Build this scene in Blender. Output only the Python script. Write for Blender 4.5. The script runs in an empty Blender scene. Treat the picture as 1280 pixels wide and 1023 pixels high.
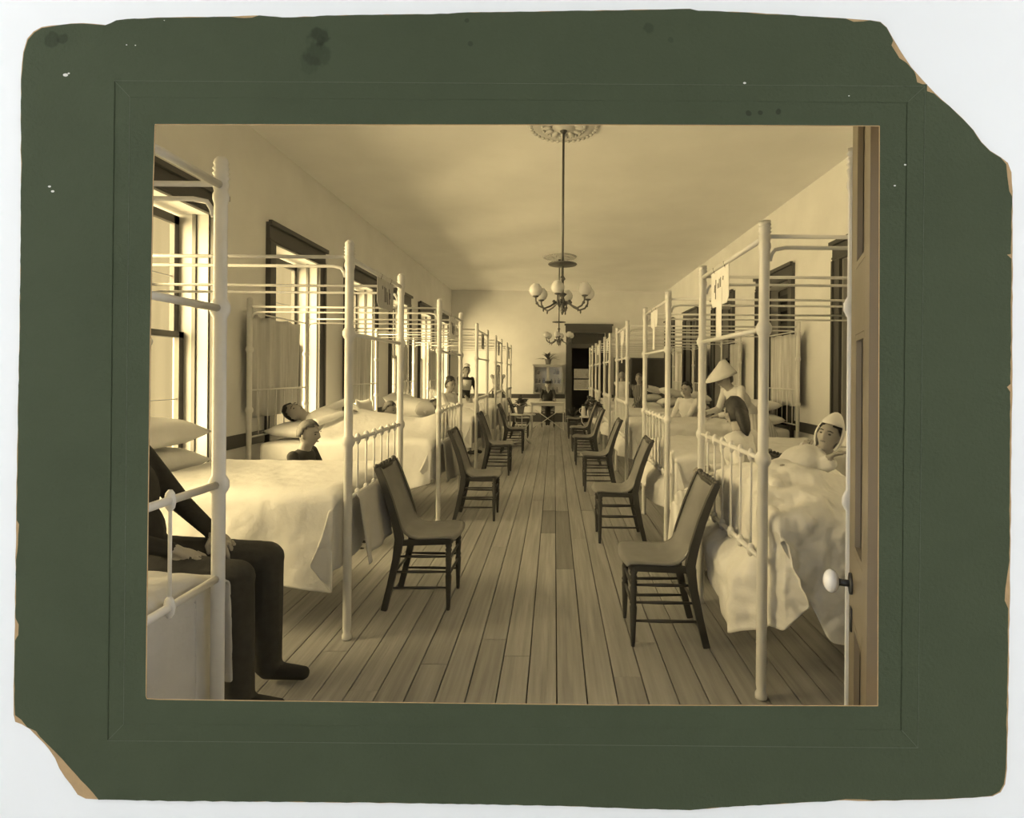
import bpy, bmesh, math, random
import numpy as np
from mathutils import Vector as V, Matrix
random.seed(7)
PI = math.pi
C = bpy.context.scene.collection
S = bpy.context.scene

# ------------------------------------------------------------------ camera, sky, lamps, exposure
# A hospital ward (y = 1.06 .. 15 m) seen from a made-up white lobby through an opening whose surround is
# the dark green card mount of the old print, built as a board on an added wall.
VPX, VPY, F, ROLL, EYE = 693.0, 467.0, 650.0, math.radians(0.45), 1.40
cam = bpy.data.cameras.new('camera'); co = bpy.data.objects.new('camera', cam); C.objects.link(co)
co.location = (0, 0, EYE); co.rotation_euler = (PI/2, -ROLL, 0)
cam.sensor_width = 36; cam.lens = F*36/1280
cam.shift_x = (640-VPX)/1280; cam.shift_y = (VPY-511.5)/1280
cam.clip_start = 0.02
S.camera = co
S.view_settings.view_transform = 'Standard'; S.view_settings.look = 'None'
S.view_settings.gamma = 1; S.view_settings.exposure = 0; S.view_settings.use_curve_mapping = False

SEPIA = (1.0, 0.765, 0.365)
w = bpy.data.worlds.new('sky'); S.world = w; w.use_nodes = True
w.node_tree.nodes['Background'].inputs[0].default_value = (*SEPIA, 1)
w.node_tree.nodes['Background'].inputs[1].default_value = 0.72

LW, RW, H, D = -2.98, 3.17, 3.78, 15.0            # left wall, right wall, ceiling, far wall
LEFT_WINDOWS = [(1.28, 2.6), (3.3, 4.62), (5.35, 6.66), (7.32, 8.64), (9.32, 10.64), (11.32, 12.64), (13.3, 14.6)]
RIGHT_WINDOWS = [(2.3, 3.6), (4.6, 5.88), (6.87, 8.12), (9.15, 10.4), (11.45, 12.7), (13.7, 14.8)]
def area(name, loc, target, size, size_y, watts, col):
    l = bpy.data.lights.new(name, 'AREA'); l.shape = 'RECTANGLE'; l.size = size; l.size_y = size_y
    l.energy = watts; l.color = col
    o = bpy.data.objects.new(name, l); C.objects.link(o); o.location = loc
    o.rotation_euler = (V(target)-V(loc)).to_track_quat('-Z', 'Y').to_euler()
    return o
sun = bpy.data.lights.new('hazy_sun', 'SUN'); sun.energy = 36.0; sun.angle = math.radians(100); sun.color = SEPIA
so = bpy.data.objects.new('hazy_sun', sun); C.objects.link(so)
so.rotation_euler = V((.86, .42, -.10)).to_track_quat('-Z', 'Y').to_euler()      # bright haze low on the left, a little behind the viewer
for i, (a, b) in enumerate(LEFT_WINDOWS):          # daylight falling in from the open sky above the yard
    m = (a+b)/2
    area('daylight_left', (LW-2.0, m, 4.6) if i else (LW-2.0, 1.0, 2.6), (0.3, m+0.2, 0.7) if i else (-1.6, 2.75, .7), 1.9, 2.2, 120 if i else 230, SEPIA)
a, b = RIGHT_WINDOWS[0]; m = (a+b)/2
area('fill_right', (RW+2.0, m, 4.2), (-0.5, m+.6, 0.9), 1.9, 2.2, 300, SEPIA)  # added fill lamp outside the unseen nearest right window
area('mount_fill_left', (-2.9, 0.05, 2.0), (0.3, 1.0, 1.35), 0.8, 1.8, 32.5, (0.975, 0.99, 1.0))  # added unseen lamp, lights the mount and white wall evenly
area('mount_fill_right', (3.0, 0.05, 1.8), (-0.4, 1.0, 1.35), 0.8, 1.8, 32, (0.975, 0.99, 1.0))  # added unseen lamp, partner of the left one

# ------------------------------------------------------------------ helpers
def W(px, py, d):
    u, v = px-VPX, VPY-py
    c, s = math.cos(ROLL), math.sin(ROLL)
    return V(((u*c - v*s)*d/F, d, EYE + (u*s + v*c)*d/F))

def mat(name, col, rough=0.6, noise=0.0, scale=8.0, bump=0.0, bscale=60.0, metal=0.0, rand=0.0, stretch=None, coat=0.0):
    m = bpy.data.materials.new(name); m.use_nodes = True
    nt = m.node_tree; N = nt.nodes; L = nt.links; p = N['Principled BSDF']
    if isinstance(col, (int, float)): col = (col, col, col)
    p.inputs['Base Color'].default_value = (*col, 1); p.inputs['Roughness'].default_value = rough
    p.inputs['Metallic'].default_value = metal
    p.inputs['Coat Weight'].default_value = coat
    tc = N.new('ShaderNodeNewGeometry') if stretch else N.new('ShaderNodeTexCoord')
    src = tc.outputs['Position'] if stretch else tc.outputs['Object']
    if stretch:
        mp = N.new('ShaderNodeMapping'); mp.inputs['Scale'].default_value = stretch
        L.new(src, mp.inputs[0]); src = mp.outputs[0]
        oi = N.new('ShaderNodeObjectInfo'); ad = N.new('ShaderNodeVectorMath'); ad.operation = 'ADD'
        sc = N.new('ShaderNodeMath'); sc.operation = 'MULTIPLY'; sc.inputs[1].default_value = 37
        L.new(oi.outputs['Random'], sc.inputs[0]); L.new(src, ad.inputs[0]); L.new(sc.outputs[0], ad.inputs[1]); src = ad.outputs[0]
    fac = None
    if noise:
        n = N.new('ShaderNodeTexNoise'); n.inputs['Scale'].default_value = scale; n.inputs['Detail'].default_value = 6
        L.new(src, n.inputs['Vector'])
        r = N.new('ShaderNodeMapRange'); r.inputs[1].default_value = .25; r.inputs[2].default_value = .75
        r.inputs[3].default_value = 1-noise; r.inputs[4].default_value = 1+noise
        L.new(n.outputs[0], r.inputs[0]); fac = r.outputs[0]
    if rand:
        oi = N.new('ShaderNodeObjectInfo'); r2 = N.new('ShaderNodeMapRange')
        r2.inputs[3].default_value = 1-rand; r2.inputs[4].default_value = 1+rand
        L.new(oi.outputs['Random'], r2.inputs[0])
        if fac is not None:
            mm = N.new('ShaderNodeMath'); mm.operation = 'MULTIPLY'; L.new(fac, mm.inputs[0]); L.new(r2.outputs[0], mm.inputs[1]); fac = mm.outputs[0]
        else: fac = r2.outputs[0]
    if fac is not None:
        vm = N.new('ShaderNodeVectorMath'); vm.operation = 'SCALE'; vm.inputs[0].default_value = col
        L.new(fac, vm.inputs['Scale']); L.new(vm.outputs[0], p.inputs['Base Color'])
    if bump:
        n = N.new('ShaderNodeTexNoise'); n.inputs['Scale'].default_value = bscale; n.inputs['Detail'].default_value = 4
        L.new(src, n.inputs['Vector'])
        b = N.new('ShaderNodeBump'); b.inputs['Strength'].default_value = bump; b.inputs['Distance'].default_value = 0.01
        L.new(n.outputs[0], b.inputs['Height']); L.new(b.outputs[0], p.inputs['Normal'])
    return m

def glass_mat(name, tint, refl=0.06):
    m = bpy.data.materials.new(name); m.use_nodes = True
    nt = m.node_tree; N = nt.nodes; L = nt.links; N.remove(N['Principled BSDF'])
    t = N.new('ShaderNodeBsdfTransparent'); t.inputs[0].default_value = (*tint, 1)
    g = N.new('ShaderNodeBsdfGlossy'); g.inputs['Roughness'].default_value = .05
    mx = N.new('ShaderNodeMixShader'); mx.inputs[0].default_value = refl
    L.new(t.outputs[0], mx.inputs[1]); L.new(g.outputs[0], mx.inputs[2]); L.new(mx.outputs[0], N['Material Output'].inputs[0])
    return m

M = dict(
    plaster=mat('ward_plaster', .84, .85, .05, 2.2, .15, 40),
    ceiling=mat('ceiling_plaster', .90, .9, .04, 1.6, .1, 30),
    lobby=mat('added_lobby_white', (.965, .97, .965), .8, .008, 3),
    lobby_floor=mat('added_lobby_pale_floor', .85, .7, .02, 5),
    planks=mat('pine_floor_boards', .345, .40, .26, 1.0, .25, 3.0, rand=.10, stretch=(38, 1.6, 10)),
    plank_dark=mat('newer_floor_board', .22, .45, .2, 1.0, .25, 3.0, rand=.05, stretch=(38, 1.6, 10)),
    gap=mat('dark_subfloor', .05, .9),
    casing=mat('dark_stained_casing', .075, .45, .15, 3),
    jamb=mat('white_jamb_paint', .42, .6, .03, 4),
    dado=mat('dark_dado_rail', .07, .5, .1, 5),
    door=mat('door_brown_paint', (.20, .167, .115), .42, .12, 3, .05, 20, coat=.15),
    door_far=mat('far_door_wood', .085, .5, .1, 3),
    enamel=mat('white_iron_enamel', .70, .38, .05, 14, .04, 30),
    linen=mat('white_linen', .74, .92, .025, 5, .35, 26),
    linen2=mat('off_white_ticking', .62, .92, .04, 6, .3, 30),
    greylinen=mat('grey_blanket', .5, .95, .06, 8, .3, 40),
    curtain=mat('unbleached_curtain', .55, .95, .22, 1.0, .3, 3, stretch=(6, 26, 1.3)),  # vertical streaks paint fold shading into the cloth colour
    chair=mat('dark_chair_wood', .05, .4, .25, 12, coat=.2),
    chairseat=mat('worn_chair_plywood', .20, .42, .18, 7, coat=.15),
    porcelain=mat('white_porcelain', .88, .2),
    iron=mat('black_iron', .03, .5),
    brass=mat('dull_brass', .13, .4, .1, 20, metal=.5),
    globe=mat('opal_glass', .72, .25),
    stucco=mat('ceiling_rose_plaster', .62, .9, .05, 10),
    paper=mat('card_paper', .52, .9, .08, 20),
    paper2=mat('white_card_paper', .78, .9, .04, 20),
    ink=mat('ink', .06, .8),
    skin=mat('skin', (.37, .355, .34), .55, .04, 20),
    hair=mat('dark_hair', .035, .55, .3, 60),
    hairbrown=mat('brown_hair', .13, .6, .3, 60),
    hairgrey=mat('grey_hair', .28, .7, .2, 60),
    black=mat('black_cloth', .03, .9, .2, 30, .2, 60),
    suit=mat('dark_suit_cloth', .045, .9, .2, 30, .2, 60),
    greycloth=mat('grey_cloth', .25, .9, .15, 25, .2, 60),
    paleshirt=mat('pale_grey_shirt', .42, .9, .1, 20, .2, 50),
    gown=mat('white_cotton_gown', .74, .9, .03, 8, .4, 30),
    eye=mat('dark_eye', .03, .3),
    lips=mat('lips', .22, .6),
    pot=mat('clay_pot', .22, .8, .1, 20),
    bucket=mat('grey_enamel_pail', .42, .5, .05, 20),
    leaf=mat('plant_leaf', .08, .6, .3, 20),
    cabinet=mat('cabinet_wood', .42, .5, .1, 6),
    cabin=mat('cabinet_inside', .85, .7),
    bottle=mat('dark_bottle', .3, .2),
    screen=mat('dark_screen_cloth', .06, .9, .1, 8),
    pane=glass_mat('window_glass', (.97, .97, .97), .03),
    darkpane=glass_mat('shaded_window_glass', (.5, .5, .5), .10),
    case_glass=glass_mat('cabinet_glass', (.96, .96, .96), .03),
    shutter=mat('dark_shutter', .035, .6, .1, 5),
    core=mat('tan_board_core', (.50, .33, .16), .9, .12, 30, .3, 90),
    chip=mat('paper_chip', (.75, .73, .66), .9),
)
# striped cotton, made of stripes around the body
def stripes(name, a, b, scale):
    m = mat(name, a, .9); nt = m.node_tree; N = nt.nodes; L = nt.links; p = N['Principled BSDF']
    tc = N.new('ShaderNodeTexCoord'); wv = N.new('ShaderNodeTexWave'); wv.inputs['Scale'].default_value = scale
    rp = N.new('ShaderNodeMix'); rp.data_type = 'RGBA'; rp.inputs[6].default_value = (a, a, a, 1); rp.inputs[7].default_value = (b, b, b, 1)
    L.new(tc.outputs['Object'], wv.inputs[0]); L.new(wv.outputs[1], rp.inputs[0]); L.new(rp.outputs[2], p.inputs['Base Color'])
    return m
M['striped'] = stripes('striped_cotton', .78, .55, 9)
M['plaid'] = stripes('dark_striped_cotton', .30, .05, 12)

def obj(name, bm, m, parent=None, smooth=True, loc=None):
    me = bpy.data.meshes.new(name); bmesh.ops.recalc_face_normals(bm, faces=bm.faces[:])
    bm.to_mesh(me); bm.free()
    for mm in (m if isinstance(m, (list, tuple)) else [m]): me.materials.append(mm)
    if smooth: me.shade_smooth() if hasattr(me, 'shade_smooth') else None
    o = bpy.data.objects.new(name, me); C.objects.link(o)
    if parent is not None: o.parent = parent
    if loc is not None: o.location = loc
    return o
def tag(o, label, cat, group=None):
    o['label'] = label; o['category'] = cat
    if group: o['group'] = group
    return o
def thing(name, label, cat, loc=(0, 0, 0), rz=0, group=None):
    o = bpy.data.objects.new(name, None); C.objects.link(o); o.empty_display_size = .1
    o.location = loc; o.rotation_euler = (0, 0, rz)
    return tag(o, label, cat, group)
def struct(name, bm=None, m=None, parent=None, smooth=False):
    if bm is None:
        o = bpy.data.objects.new(name, None); C.objects.link(o)
    else: o = obj(name, bm, m, parent, smooth)
    if parent is None: o['kind'] = 'structure'
    return o
def dup(o, parent=None, deep=True):
    c = o.copy(); C.objects.link(c)
    if parent is not None: c.parent = parent
    for ch in [x for x in o.children]: dup(ch, c)
    return c
B = bmesh.new

def box(bm, a, b, bevel=0):
    lo = [min(a[i], b[i]) for i in range(3)]; hi = [max(a[i], b[i]) for i in range(3)]
    vs = [bm.verts.new((x, y, z)) for x in (lo[0], hi[0]) for y in (lo[1], hi[1]) for z in (lo[2], hi[2])]
    fs = [(0, 1, 3, 2), (4, 6, 7, 5), (0, 4, 5, 1), (2, 3, 7, 6), (0, 2, 6, 4), (1, 5, 7, 3)]
    faces = [bm.faces.new([vs[i] for i in f]) for f in fs]
    if bevel:
        es = list({e for f in faces for e in f.edges})
        bmesh.ops.bevel(bm, geom=es, offset=bevel, segments=2, affect='EDGES', profile=.5)
    return bm
def obox(bm, c, ax, ay, az):
    c, ax, ay, az = V(c), V(ax), V(ay), V(az)
    vs = [bm.verts.new(c+sx*ax+sy*ay+sz*az) for sx in (-1, 1) for sy in (-1, 1) for sz in (-1, 1)]
    for f in [(0, 1, 3, 2), (4, 6, 7, 5), (0, 4, 5, 1), (2, 3, 7, 6), (0, 2, 6, 4), (1, 5, 7, 3)]: bm.faces.new([vs[i] for i in f])
    return bm
def tube(bm, pts, rad, seg=8, cap=True, flat=1.0):
    pts = [V(p) for p in pts]; n = len(pts)
    if isinstance(rad, (int, float)): rad = [rad]*n
    t0 = (pts[1]-pts[0]).normalized(); a = t0.orthogonal().normalized()
    rings = []
    for i, p in enumerate(pts):
        t = (pts[min(i+1, n-1)]-pts[max(i-1, 0)])
        if t.length < 1e-9: t = t0
        t.normalize(); a = (a - t*a.dot(t))
        a = a.normalized() if a.length > 1e-6 else t.orthogonal().normalized()
        b = t.cross(a)
        rings.append([bm.verts.new(p+(a*math.cos(2*PI*k/seg)+b*math.sin(2*PI*k/seg)*flat)*rad[i]) for k in range(seg)])
    for i in range(n-1):
        for k in range(seg): bm.faces.new((rings[i][k], rings[i][(k+1) % seg], rings[i+1][(k+1) % seg], rings[i+1][k]))
    if cap: bm.faces.new(rings[0][::-1]); bm.faces.new(rings[-1])
    return bm
def lathe(bm, c, prof, seg=12, axis='z'):
    c = V(c); rings = []
    for r, z in prof:
        ring = []
        for k in range(seg):
            q = V((r*math.cos(2*PI*k/seg), r*math.sin(2*PI*k/seg), z))
            if axis == 'x': q = V((q.z, q.x, q.y))
            if axis == 'y': q = V((q.x, q.z, q.y))
            ring.append(bm.verts.new(c+q))
        rings.append(ring)
    for i in range(len(rings)-1):
        for k in range(seg): bm.faces.new((rings[i][k], rings[i][(k+1) % seg], rings[i+1][(k+1) % seg], rings[i+1][k]))
    bm.faces.new(rings[0][::-1]); bm.faces.new(rings[-1])
    return bm
def ball(bm, c, r, seg=12, rings=8, ax=None):
    if ax is None: ax = (V((1, 0, 0)), V((0, 1, 0)), V((0, 0, 1)))
    if isinstance(r, (int, float)): r = (r, r, r)
    mt = Matrix((ax[0]*r[0], ax[1]*r[1], ax[2]*r[2])).transposed().to_4x4(); mt.translation = V(c)
    bmesh.ops.create_uvsphere(bm, u_segments=seg, v_segments=rings, radius=1, matrix=mt)
    return bm
def grid(bm, nu, nv, f):
    vs = [[bm.verts.new(f(i/(nu-1), j/(nv-1))) for j in range(nv)] for i in range(nu)]
    for i in range(nu-1):
        for j in range(nv-1): bm.faces.new((vs[i][j], vs[i+1][j], vs[i+1][j+1], vs[i][j+1]))
    return bm
def solid(o, t):
    md = o.modifiers.new('thickness', 'SOLIDIFY'); md.thickness = t; md.offset = 0
    return o
def interp(xs, ys, x):
    return float(np.interp(x, xs, ys))

# ------------------------------------------------------------------ setting: floor with its boards
fb = B(); box(fb, (LW-.35, 1.0, -.12), (RW+.35, D+.2, -.022)); box(fb, (.2, D, -.12), (1.75, D+2.6, -.006))
floor = struct('floor', fb, M['gap'])
unit = B(); box(unit, (-.5, 0, -.022), (.5, 1, 0)); ume = bpy.data.meshes.new('plank'); unit.to_mesh(ume); unit.free(); ume.materials.append(M['planks'])
ume2 = ume.copy(); ume2.materials.clear(); ume2.materials.append(M['plank_dark'])
pw = .1305; ncol = 47
def plank(x, y0, y1, dark=False):
    p = bpy.data.objects.new('plank', ume2 if dark else ume); C.objects.link(p); p.parent = floor
    p.location = (x, y0+.001, random.uniform(-.0008, .0008)); p.scale = (pw-.006, y1-y0-.0025, 1)
for i in range(ncol):
    x = LW + pw*(i+.5)
    if x > RW: break
    cuts = [1.06]; y = 1.06 + random.uniform(1.0, 3.6)
    if i == 23: cuts += [3.72, 5.3]; y = 8.3
    if i == 22: cuts += [4.55, 5.3]; y = 8.9
    while y < D-1: cuts.append(y); y += random.uniform(2.9, 4.1)
    cuts.append(D)
    for k in range(len(cuts)-1): plank(x, cuts[k], cuts[k+1], (i == 23 and k == 1) or (i == 22 and k == 1))

# ceiling, side walls with window openings, far wall with doorway
struct('ceiling', box(B(), (LW-.35, 1.0, H), (RW+.35, D+.2, H+.15)), M['ceiling'])
WZ0, WZ1, TH = .58, 2.74, .30
def wall_with_holes(name, x0, x1, holes, z0, z1):
    bm = B(); y = 1.0
    for a, b in holes:
        if a > y: box(bm, (x0, y, -.1), (x1, a, H))
        box(bm, (x0, a, -.1), (x1, b, z0)); box(bm, (x0, a, z1), (x1, b, H)); y = b
    box(bm, (x0, y, -.1), (x1, D+.2, H))
    return struct(name, bm, M['plaster'])
OP = .14
wall_with_holes('wall_left', LW-TH, LW, [(a+OP, b-OP) for a, b in LEFT_WINDOWS], WZ0, WZ1)
wall_with_holes('wall_right', RW, RW+TH, [(a+OP, b-OP) for a, b in RIGHT_WINDOWS], WZ0, WZ1-.05)
DX0, DX1, DZ = .50, 1.46, 2.58
bm = B(); box(bm, (LW, D, -.1), (DX0, D+.2, H)); box(bm, (DX1, D, -.1), (RW, D+.2, H)); box(bm, (DX0, D, DZ), (DX1, D+.2, H))
struct('wall_back', bm, M['plaster'])
# the small passage behind the far doorway, with a window of its own
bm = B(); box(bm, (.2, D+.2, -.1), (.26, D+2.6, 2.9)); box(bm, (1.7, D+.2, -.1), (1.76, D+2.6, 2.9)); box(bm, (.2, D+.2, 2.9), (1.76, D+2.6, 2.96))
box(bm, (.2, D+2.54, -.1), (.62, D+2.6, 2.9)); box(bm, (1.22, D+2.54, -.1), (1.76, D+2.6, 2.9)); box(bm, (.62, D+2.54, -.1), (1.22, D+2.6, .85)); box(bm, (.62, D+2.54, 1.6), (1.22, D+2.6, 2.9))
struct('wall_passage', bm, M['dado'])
wn = struct('window_14'); 
f = B(); box(f, (.62, D+2.5, .85), (.66, D+2.54, 1.6)); box(f, (1.18, D+2.5, .85), (1.22, D+2.54, 1.6)); box(f, (.62, D+2.5, 1.2), (1.22, D+2.54, 1.24)); box(f, (.62, D+2.5, 1.56), (1.22, D+2.54, 1.6))
obj('window_frame', f, M['casing'], wn, False)
obj('pane', box(B(), (.63, D+2.56, .86), (1.21, D+2.565, 1.59)), M['darkpane'], wn, False)
# far doorway: casing with entablature, transom bar, half open leaf
dr = struct('door_2')
f = B(); box(f, (DX0-.17, D-.05, 0), (DX0, D, DZ)); box(f, (DX0-.14, D-.065, 0), (DX0-.05, D-.05, DZ)); obj('casing', f, M['door_far'], dr, False)
f = B(); box(f, (DX1, D-.05, 0), (DX1+.17, D, DZ)); box(f, (DX1+.05, D-.065, 0), (DX1+.14, D-.05, DZ)); obj('casing', f, M['door_far'], dr, False)
f = B(); box(f, (DX0-.19, D-.06, DZ), (DX1+.19, D, DZ+.22)); box(f, (DX0-.22, D-.09, DZ+.20), (DX1+.22, D, DZ+.25)); box(f, (DX0-.15, D-.07, DZ+.03), (DX1+.15, D-.06, DZ+.06)); obj('door_head', f, M['door_far'], dr, False)
f = B(); box(f, (DX0, D-.01, 2.14), (DX1, D+.06, 2.26)); obj('transom_bar', f, M['door_far'], dr, False)
obj('pane', box(B(), (DX0+.02, D+.05, 2.27), (DX1-.02, D+.055, DZ-.02)), M['darkpane'], dr, False)
# dado rail and skirting
for nm, a, b in (('trim_1', (LW, 1.06, .68), (LW+.025, D, .80)), ('trim_2', (RW-.025, 1.06, .68), (RW, D, .80)),
                 ('trim_3', (LW+.03, D-.025, .68), (DX0-.19, D, .80)), ('trim_4', (DX1+.19, D-.025, .68), (RW-.03, D, .80))):
    holes = LEFT_WINDOWS if nm == 'trim_1' else RIGHT_WINDOWS if nm == 'trim_2' else None
    bm = B()
    if holes:
        y = a[1]
        for p, q in holes+[(D, D)]:
            if p-.03 > y: box(bm, (a[0], y, a[2]), (b[0], p-.03, b[2]))
            y = q+.03
    else: box(bm, a, b)
    struct(nm, bm, M['dado'])
for nm, a, b in (('baseboard_left', (LW, 1.06, 0.002), (LW+.025, D, .26)), ('baseboard_right', (RW-.025, 1.06, 0.002), (RW, D, .26)),
                 ('baseboard_back', (LW+.03, D-.025, 0.002), (DX0-.19, D, .26)), ('baseboard_back_right', (DX1+.19, D-.025, 0.002), (RW-.03, D, .26))):
    struct(nm, box(B(), a, b), M['dado'])

# windows
def window(n, side, a, b):
    """side -1 left, +1 right; a, b: outer edges of the casing along the wall."""
    w0 = struct('window_%d' % n)
    X = LW if side < 0 else RW; s = -side          # s points into the room
    z0, z1 = WZ0, (WZ1 if side < 0 else WZ1-.05); ya, yb = a+OP, b-OP
    P = lambda dx, y, z: (X + s*dx, y, z)
    for y0, y1 in ((a, ya), (yb, b)):
        f = B(); box(f, P(0, y0, z0-.12), P(.035, y1, z1)); e0, e1 = (y0, y0+.03) if y0 == a else (y1-.03, y1)
        box(f, P(.035, e0, z0-.12), P(.055, e1, z1)); obj('casing', f, M['casing'], w0, False)
    f = B(); box(f, P(0, a, z1), P(.04, b, z1+.20)); box(f, P(.04, a-.02, z1+.17), P(.075, b+.02, z1+.215)); box(f, P(.04, a, z1+.02), P(.05, b, z1+.04)); obj('casing_head', f, M['casing'], w0, False)
    f = B(); box(f, P(-.02, a-.03, z0-.04), P(.10, b+.03, z0)); box(f, P(0, a, z0-.16), P(.03, b, z0-.04)); obj('window_sill', f, M['casing'], w0, False)
    for y0, y1 in ((ya, ya+.014), (yb-.014, yb)):
        f = B(); box(f, P(-TH, y0, z0), P(0, y1, z1)); obj('jamb', f, M['jamb'], w0, False)
        f = B(); k = .016 if y0 == ya else -.016
        box(f, P(-.13, y0, z0), P(-.10, (y1 if k > 0 else y0)+k, z1)); obj('stop_bead', f, M['casing'], w0, False)
    ya += .016; yb -= .016; zm = 1.70; zt = z1-.02
    for k, (q0, q1, dx) in enumerate(((z0+.005, zm+.03, -.245), (zm-.02, zt, -.29))):
        f = B(); t = .04
        for y0, y1 in ((ya, ya+.055), (yb-.055, yb)): box(f, P(dx, y0, q0), P(dx+t, y1, q1))
        box(f, P(dx, ya, q0), P(dx+t, yb, q0+(.08 if k == 0 else .045))); box(f, P(dx, ya, q1-(.05 if k == 0 else .07)), P(dx+t, yb, q1))
        sash = obj('sash', f, M['casing'], w0, False)
        obj('pane', box(B(), P(dx+.018, ya+.05, q0+.04), P(dx+.022, yb-.05, q1-.04)), M['pane'] if side < 0 or a < 3 else M['darkpane'], sash, False)
        f = B(); zz = (q0+q1)/2; box(f, P(dx+.01, ya+.05, zz-.004), P(dx+.022, yb-.05, zz+.004)); yy = (ya+yb)/2
        box(f, P(dx+.01, yy-.004, q0+.04), P(dx+.022, yy+.004, q1-.04)); obj('glazing_bar', f, M['jamb'] if side < 0 else M['casing'], sash, False)
    if side > 0 and a > 3:      # shutters closed outside; unseen nearest window left open for the added fill lamp
        for y0, y1 in ((ya, (ya+yb)/2-.004), ((ya+yb)/2+.004, yb)):
            f = B(); box(f, P(-TH+.0, y0, z0), P(-TH+.03, y1, z1))
            for k in range(14): box(f, P(-TH+.03, y0+.06, z0+.1+k*.14), P(-TH+.045, y1-.06, z0+.2+k*.14))
            obj('shutter', f, M['shutter'], w0, False)
    return w0
n = 1
for a, b in LEFT_WINDOWS: window(n, -1, a, b); n += 1
for a, b in RIGHT_WINDOWS: window(n, 1, a, b); n += 1

# ------------------------------------------------------------------ added lobby: white wall in front, unseen shell keeps sky light off it
bm = B()
h0, h1, v0, v1 = W(140, 520, 1.0).x, W(1132, 520, 1.0).x, W(640, 915, 1.0).z, W(640, 122, 1.0).z
box(bm, (LW-.35, 1.0, -.1), (h0, 1.06, H)); box(bm, (h1, 1.0, -.1), (RW+.35, 1.06, H)); box(bm, (h0, 1.0, -.1), (h1, 1.06, v0)); box(bm, (h0, 1.0, v1), (h1, 1.06, H))
struct('wall_front', bm, M['lobby'])  # added wall stands for the plain white ground around the mount
struct('floor_added_lobby', box(B(), (LW-.35, -2.2, -.1), (RW+.35, 1.0, 0)), M['lobby_floor'])
struct('ceiling_added_lobby', box(B(), (LW-.35, -2.2, 3.1), (RW+.35, 1.0, 3.2)), M['lobby'])
struct('wall_added_lobby_left', box(B(), (LW-.35, -2.2, 0), (LW-.25, 1.0, 3.1)), M['lobby'])
struct('wall_added_lobby_right', box(B(), (RW+.25, -2.2, 0), (RW+.35, 1.0, 3.1)), M['lobby'])
struct('wall_added_lobby_back', box(B(), (LW-.35, -2.3, 0), (RW+.35, -2.2, 3.1)), M['lobby'])

# ------------------------------------------------------------------ the mount board on the added lobby wall
OUT = [(27, 300), (27, 100), (30, 66), (35, 49), (43, 40), (53, 34.5), (90, 30), (105, 29.5), (133, 32), (140, 29.5), (147, 26), (160, 24.3), (210, 22.5), (288, 21.5), (322, 20), (345, 21.5), (354, 22.5),
       (420, 20), (560, 17.8), (585, 16), (640, 15.5), (740, 14), (830, 12.5), (862, 11.6), (872, 14), (930, 16), (958, 17.8), (1010, 21), (1060, 24), (1088, 26), (1100, 28), (1108, 35), (1114, 46), (1126, 66), (1138, 84),
       (1152, 100), (1168, 117), (1186, 133), (1203, 149), (1216, 163), (1226, 178), (1237, 189), (1250, 197), (1259, 204), (1263.5, 216), (1265, 240), (1264.5, 480), (1262, 700), (1260, 850), (1258, 960),
       (1255.5, 980), (1250, 990), (1240, 995), (1215, 997), (1160, 999.5), (1090, 1001), (1056, 1000), (1000, 1003), (958, 1005.5), (900, 1009), (862, 1012.5), (780, 1010), (700, 1007), (500, 1003.5), (360, 1002), (230, 1001),
       (125, 999), (108, 998), (98, 993), (90, 981), (82, 971), (75, 960), (70, 948), (62, 936), (57, 930), (50, 923), (38, 911), (28, 905), (20, 902), (18, 893), (18, 870), (19.5, 770), (21, 660), (23.5, 500), (25.5, 400)]
FACE = [(28, 300), (28.3, 230), (29.5, 205), (28.3, 190), (28.5, 100), (32, 67), (37, 51), (45, 42), (54, 36.5), (90, 31.2), (103, 30.8), (133, 33), (140, 30.3), (147, 26.8), (160, 25.2), (210, 23.3), (288, 22.3), (298, 23.5), (316, 23.5), (325, 20.6), (345, 22.3), (354, 23.2),
        (420, 20.8), (560, 18.6), (585, 16.8), (640, 16.3), (740, 14.8), (830, 13.3), (862, 12.6), (872, 14.8), (930, 16.8), (945, 18.5), (958, 19.5), (972, 19.5), (1010, 21.8), (1056, 24.6), (1066, 28.6), (1078, 28.2), (1086, 26.8), (1099, 29), (1107, 36), (1113, 47), (1115, 52), (1113, 58), (1118, 66), (1123, 74), (1132, 80), (1141, 90),
        (1143, 94), (1145, 104), (1153, 107), (1157, 115), (1166, 118), (1175, 126), (1185, 133.5), (1202, 150), (1215, 164), (1225, 179), (1236, 190), (1249, 198), (1256, 206), (1257.5, 222), (1260, 240), (1263.2, 246), (1262, 318), (1257, 319), (1262.5, 324), (1261.5, 480), (1257, 484), (1261, 490), (1260, 700), (1255, 735), (1254, 750), (1258.5, 760), (1257.5, 850), (1255.5, 960),
        (1253, 979), (1248, 988), (1238, 993.5), (1214, 996), (1160, 998), (1090, 999.6), (1072, 998), (1056, 997.5), (1030, 1001), (1000, 1001.8), (958, 1004.5), (900, 1008), (862, 1011.3), (780, 1009), (700, 1006), (500, 1002.5), (360, 1001), (230, 1000.2),
        (125, 998.5), (110, 981), (96, 966), (80, 948), (62, 930), (52, 920), (47, 913), (36, 908), (29, 899), (21, 893), (20, 870), (21, 800), (25, 793), (25.5, 780), (21.5, 772), (22, 700), (24.5, 680), (26, 655), (23, 650), (25, 500), (27, 400)]
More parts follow.
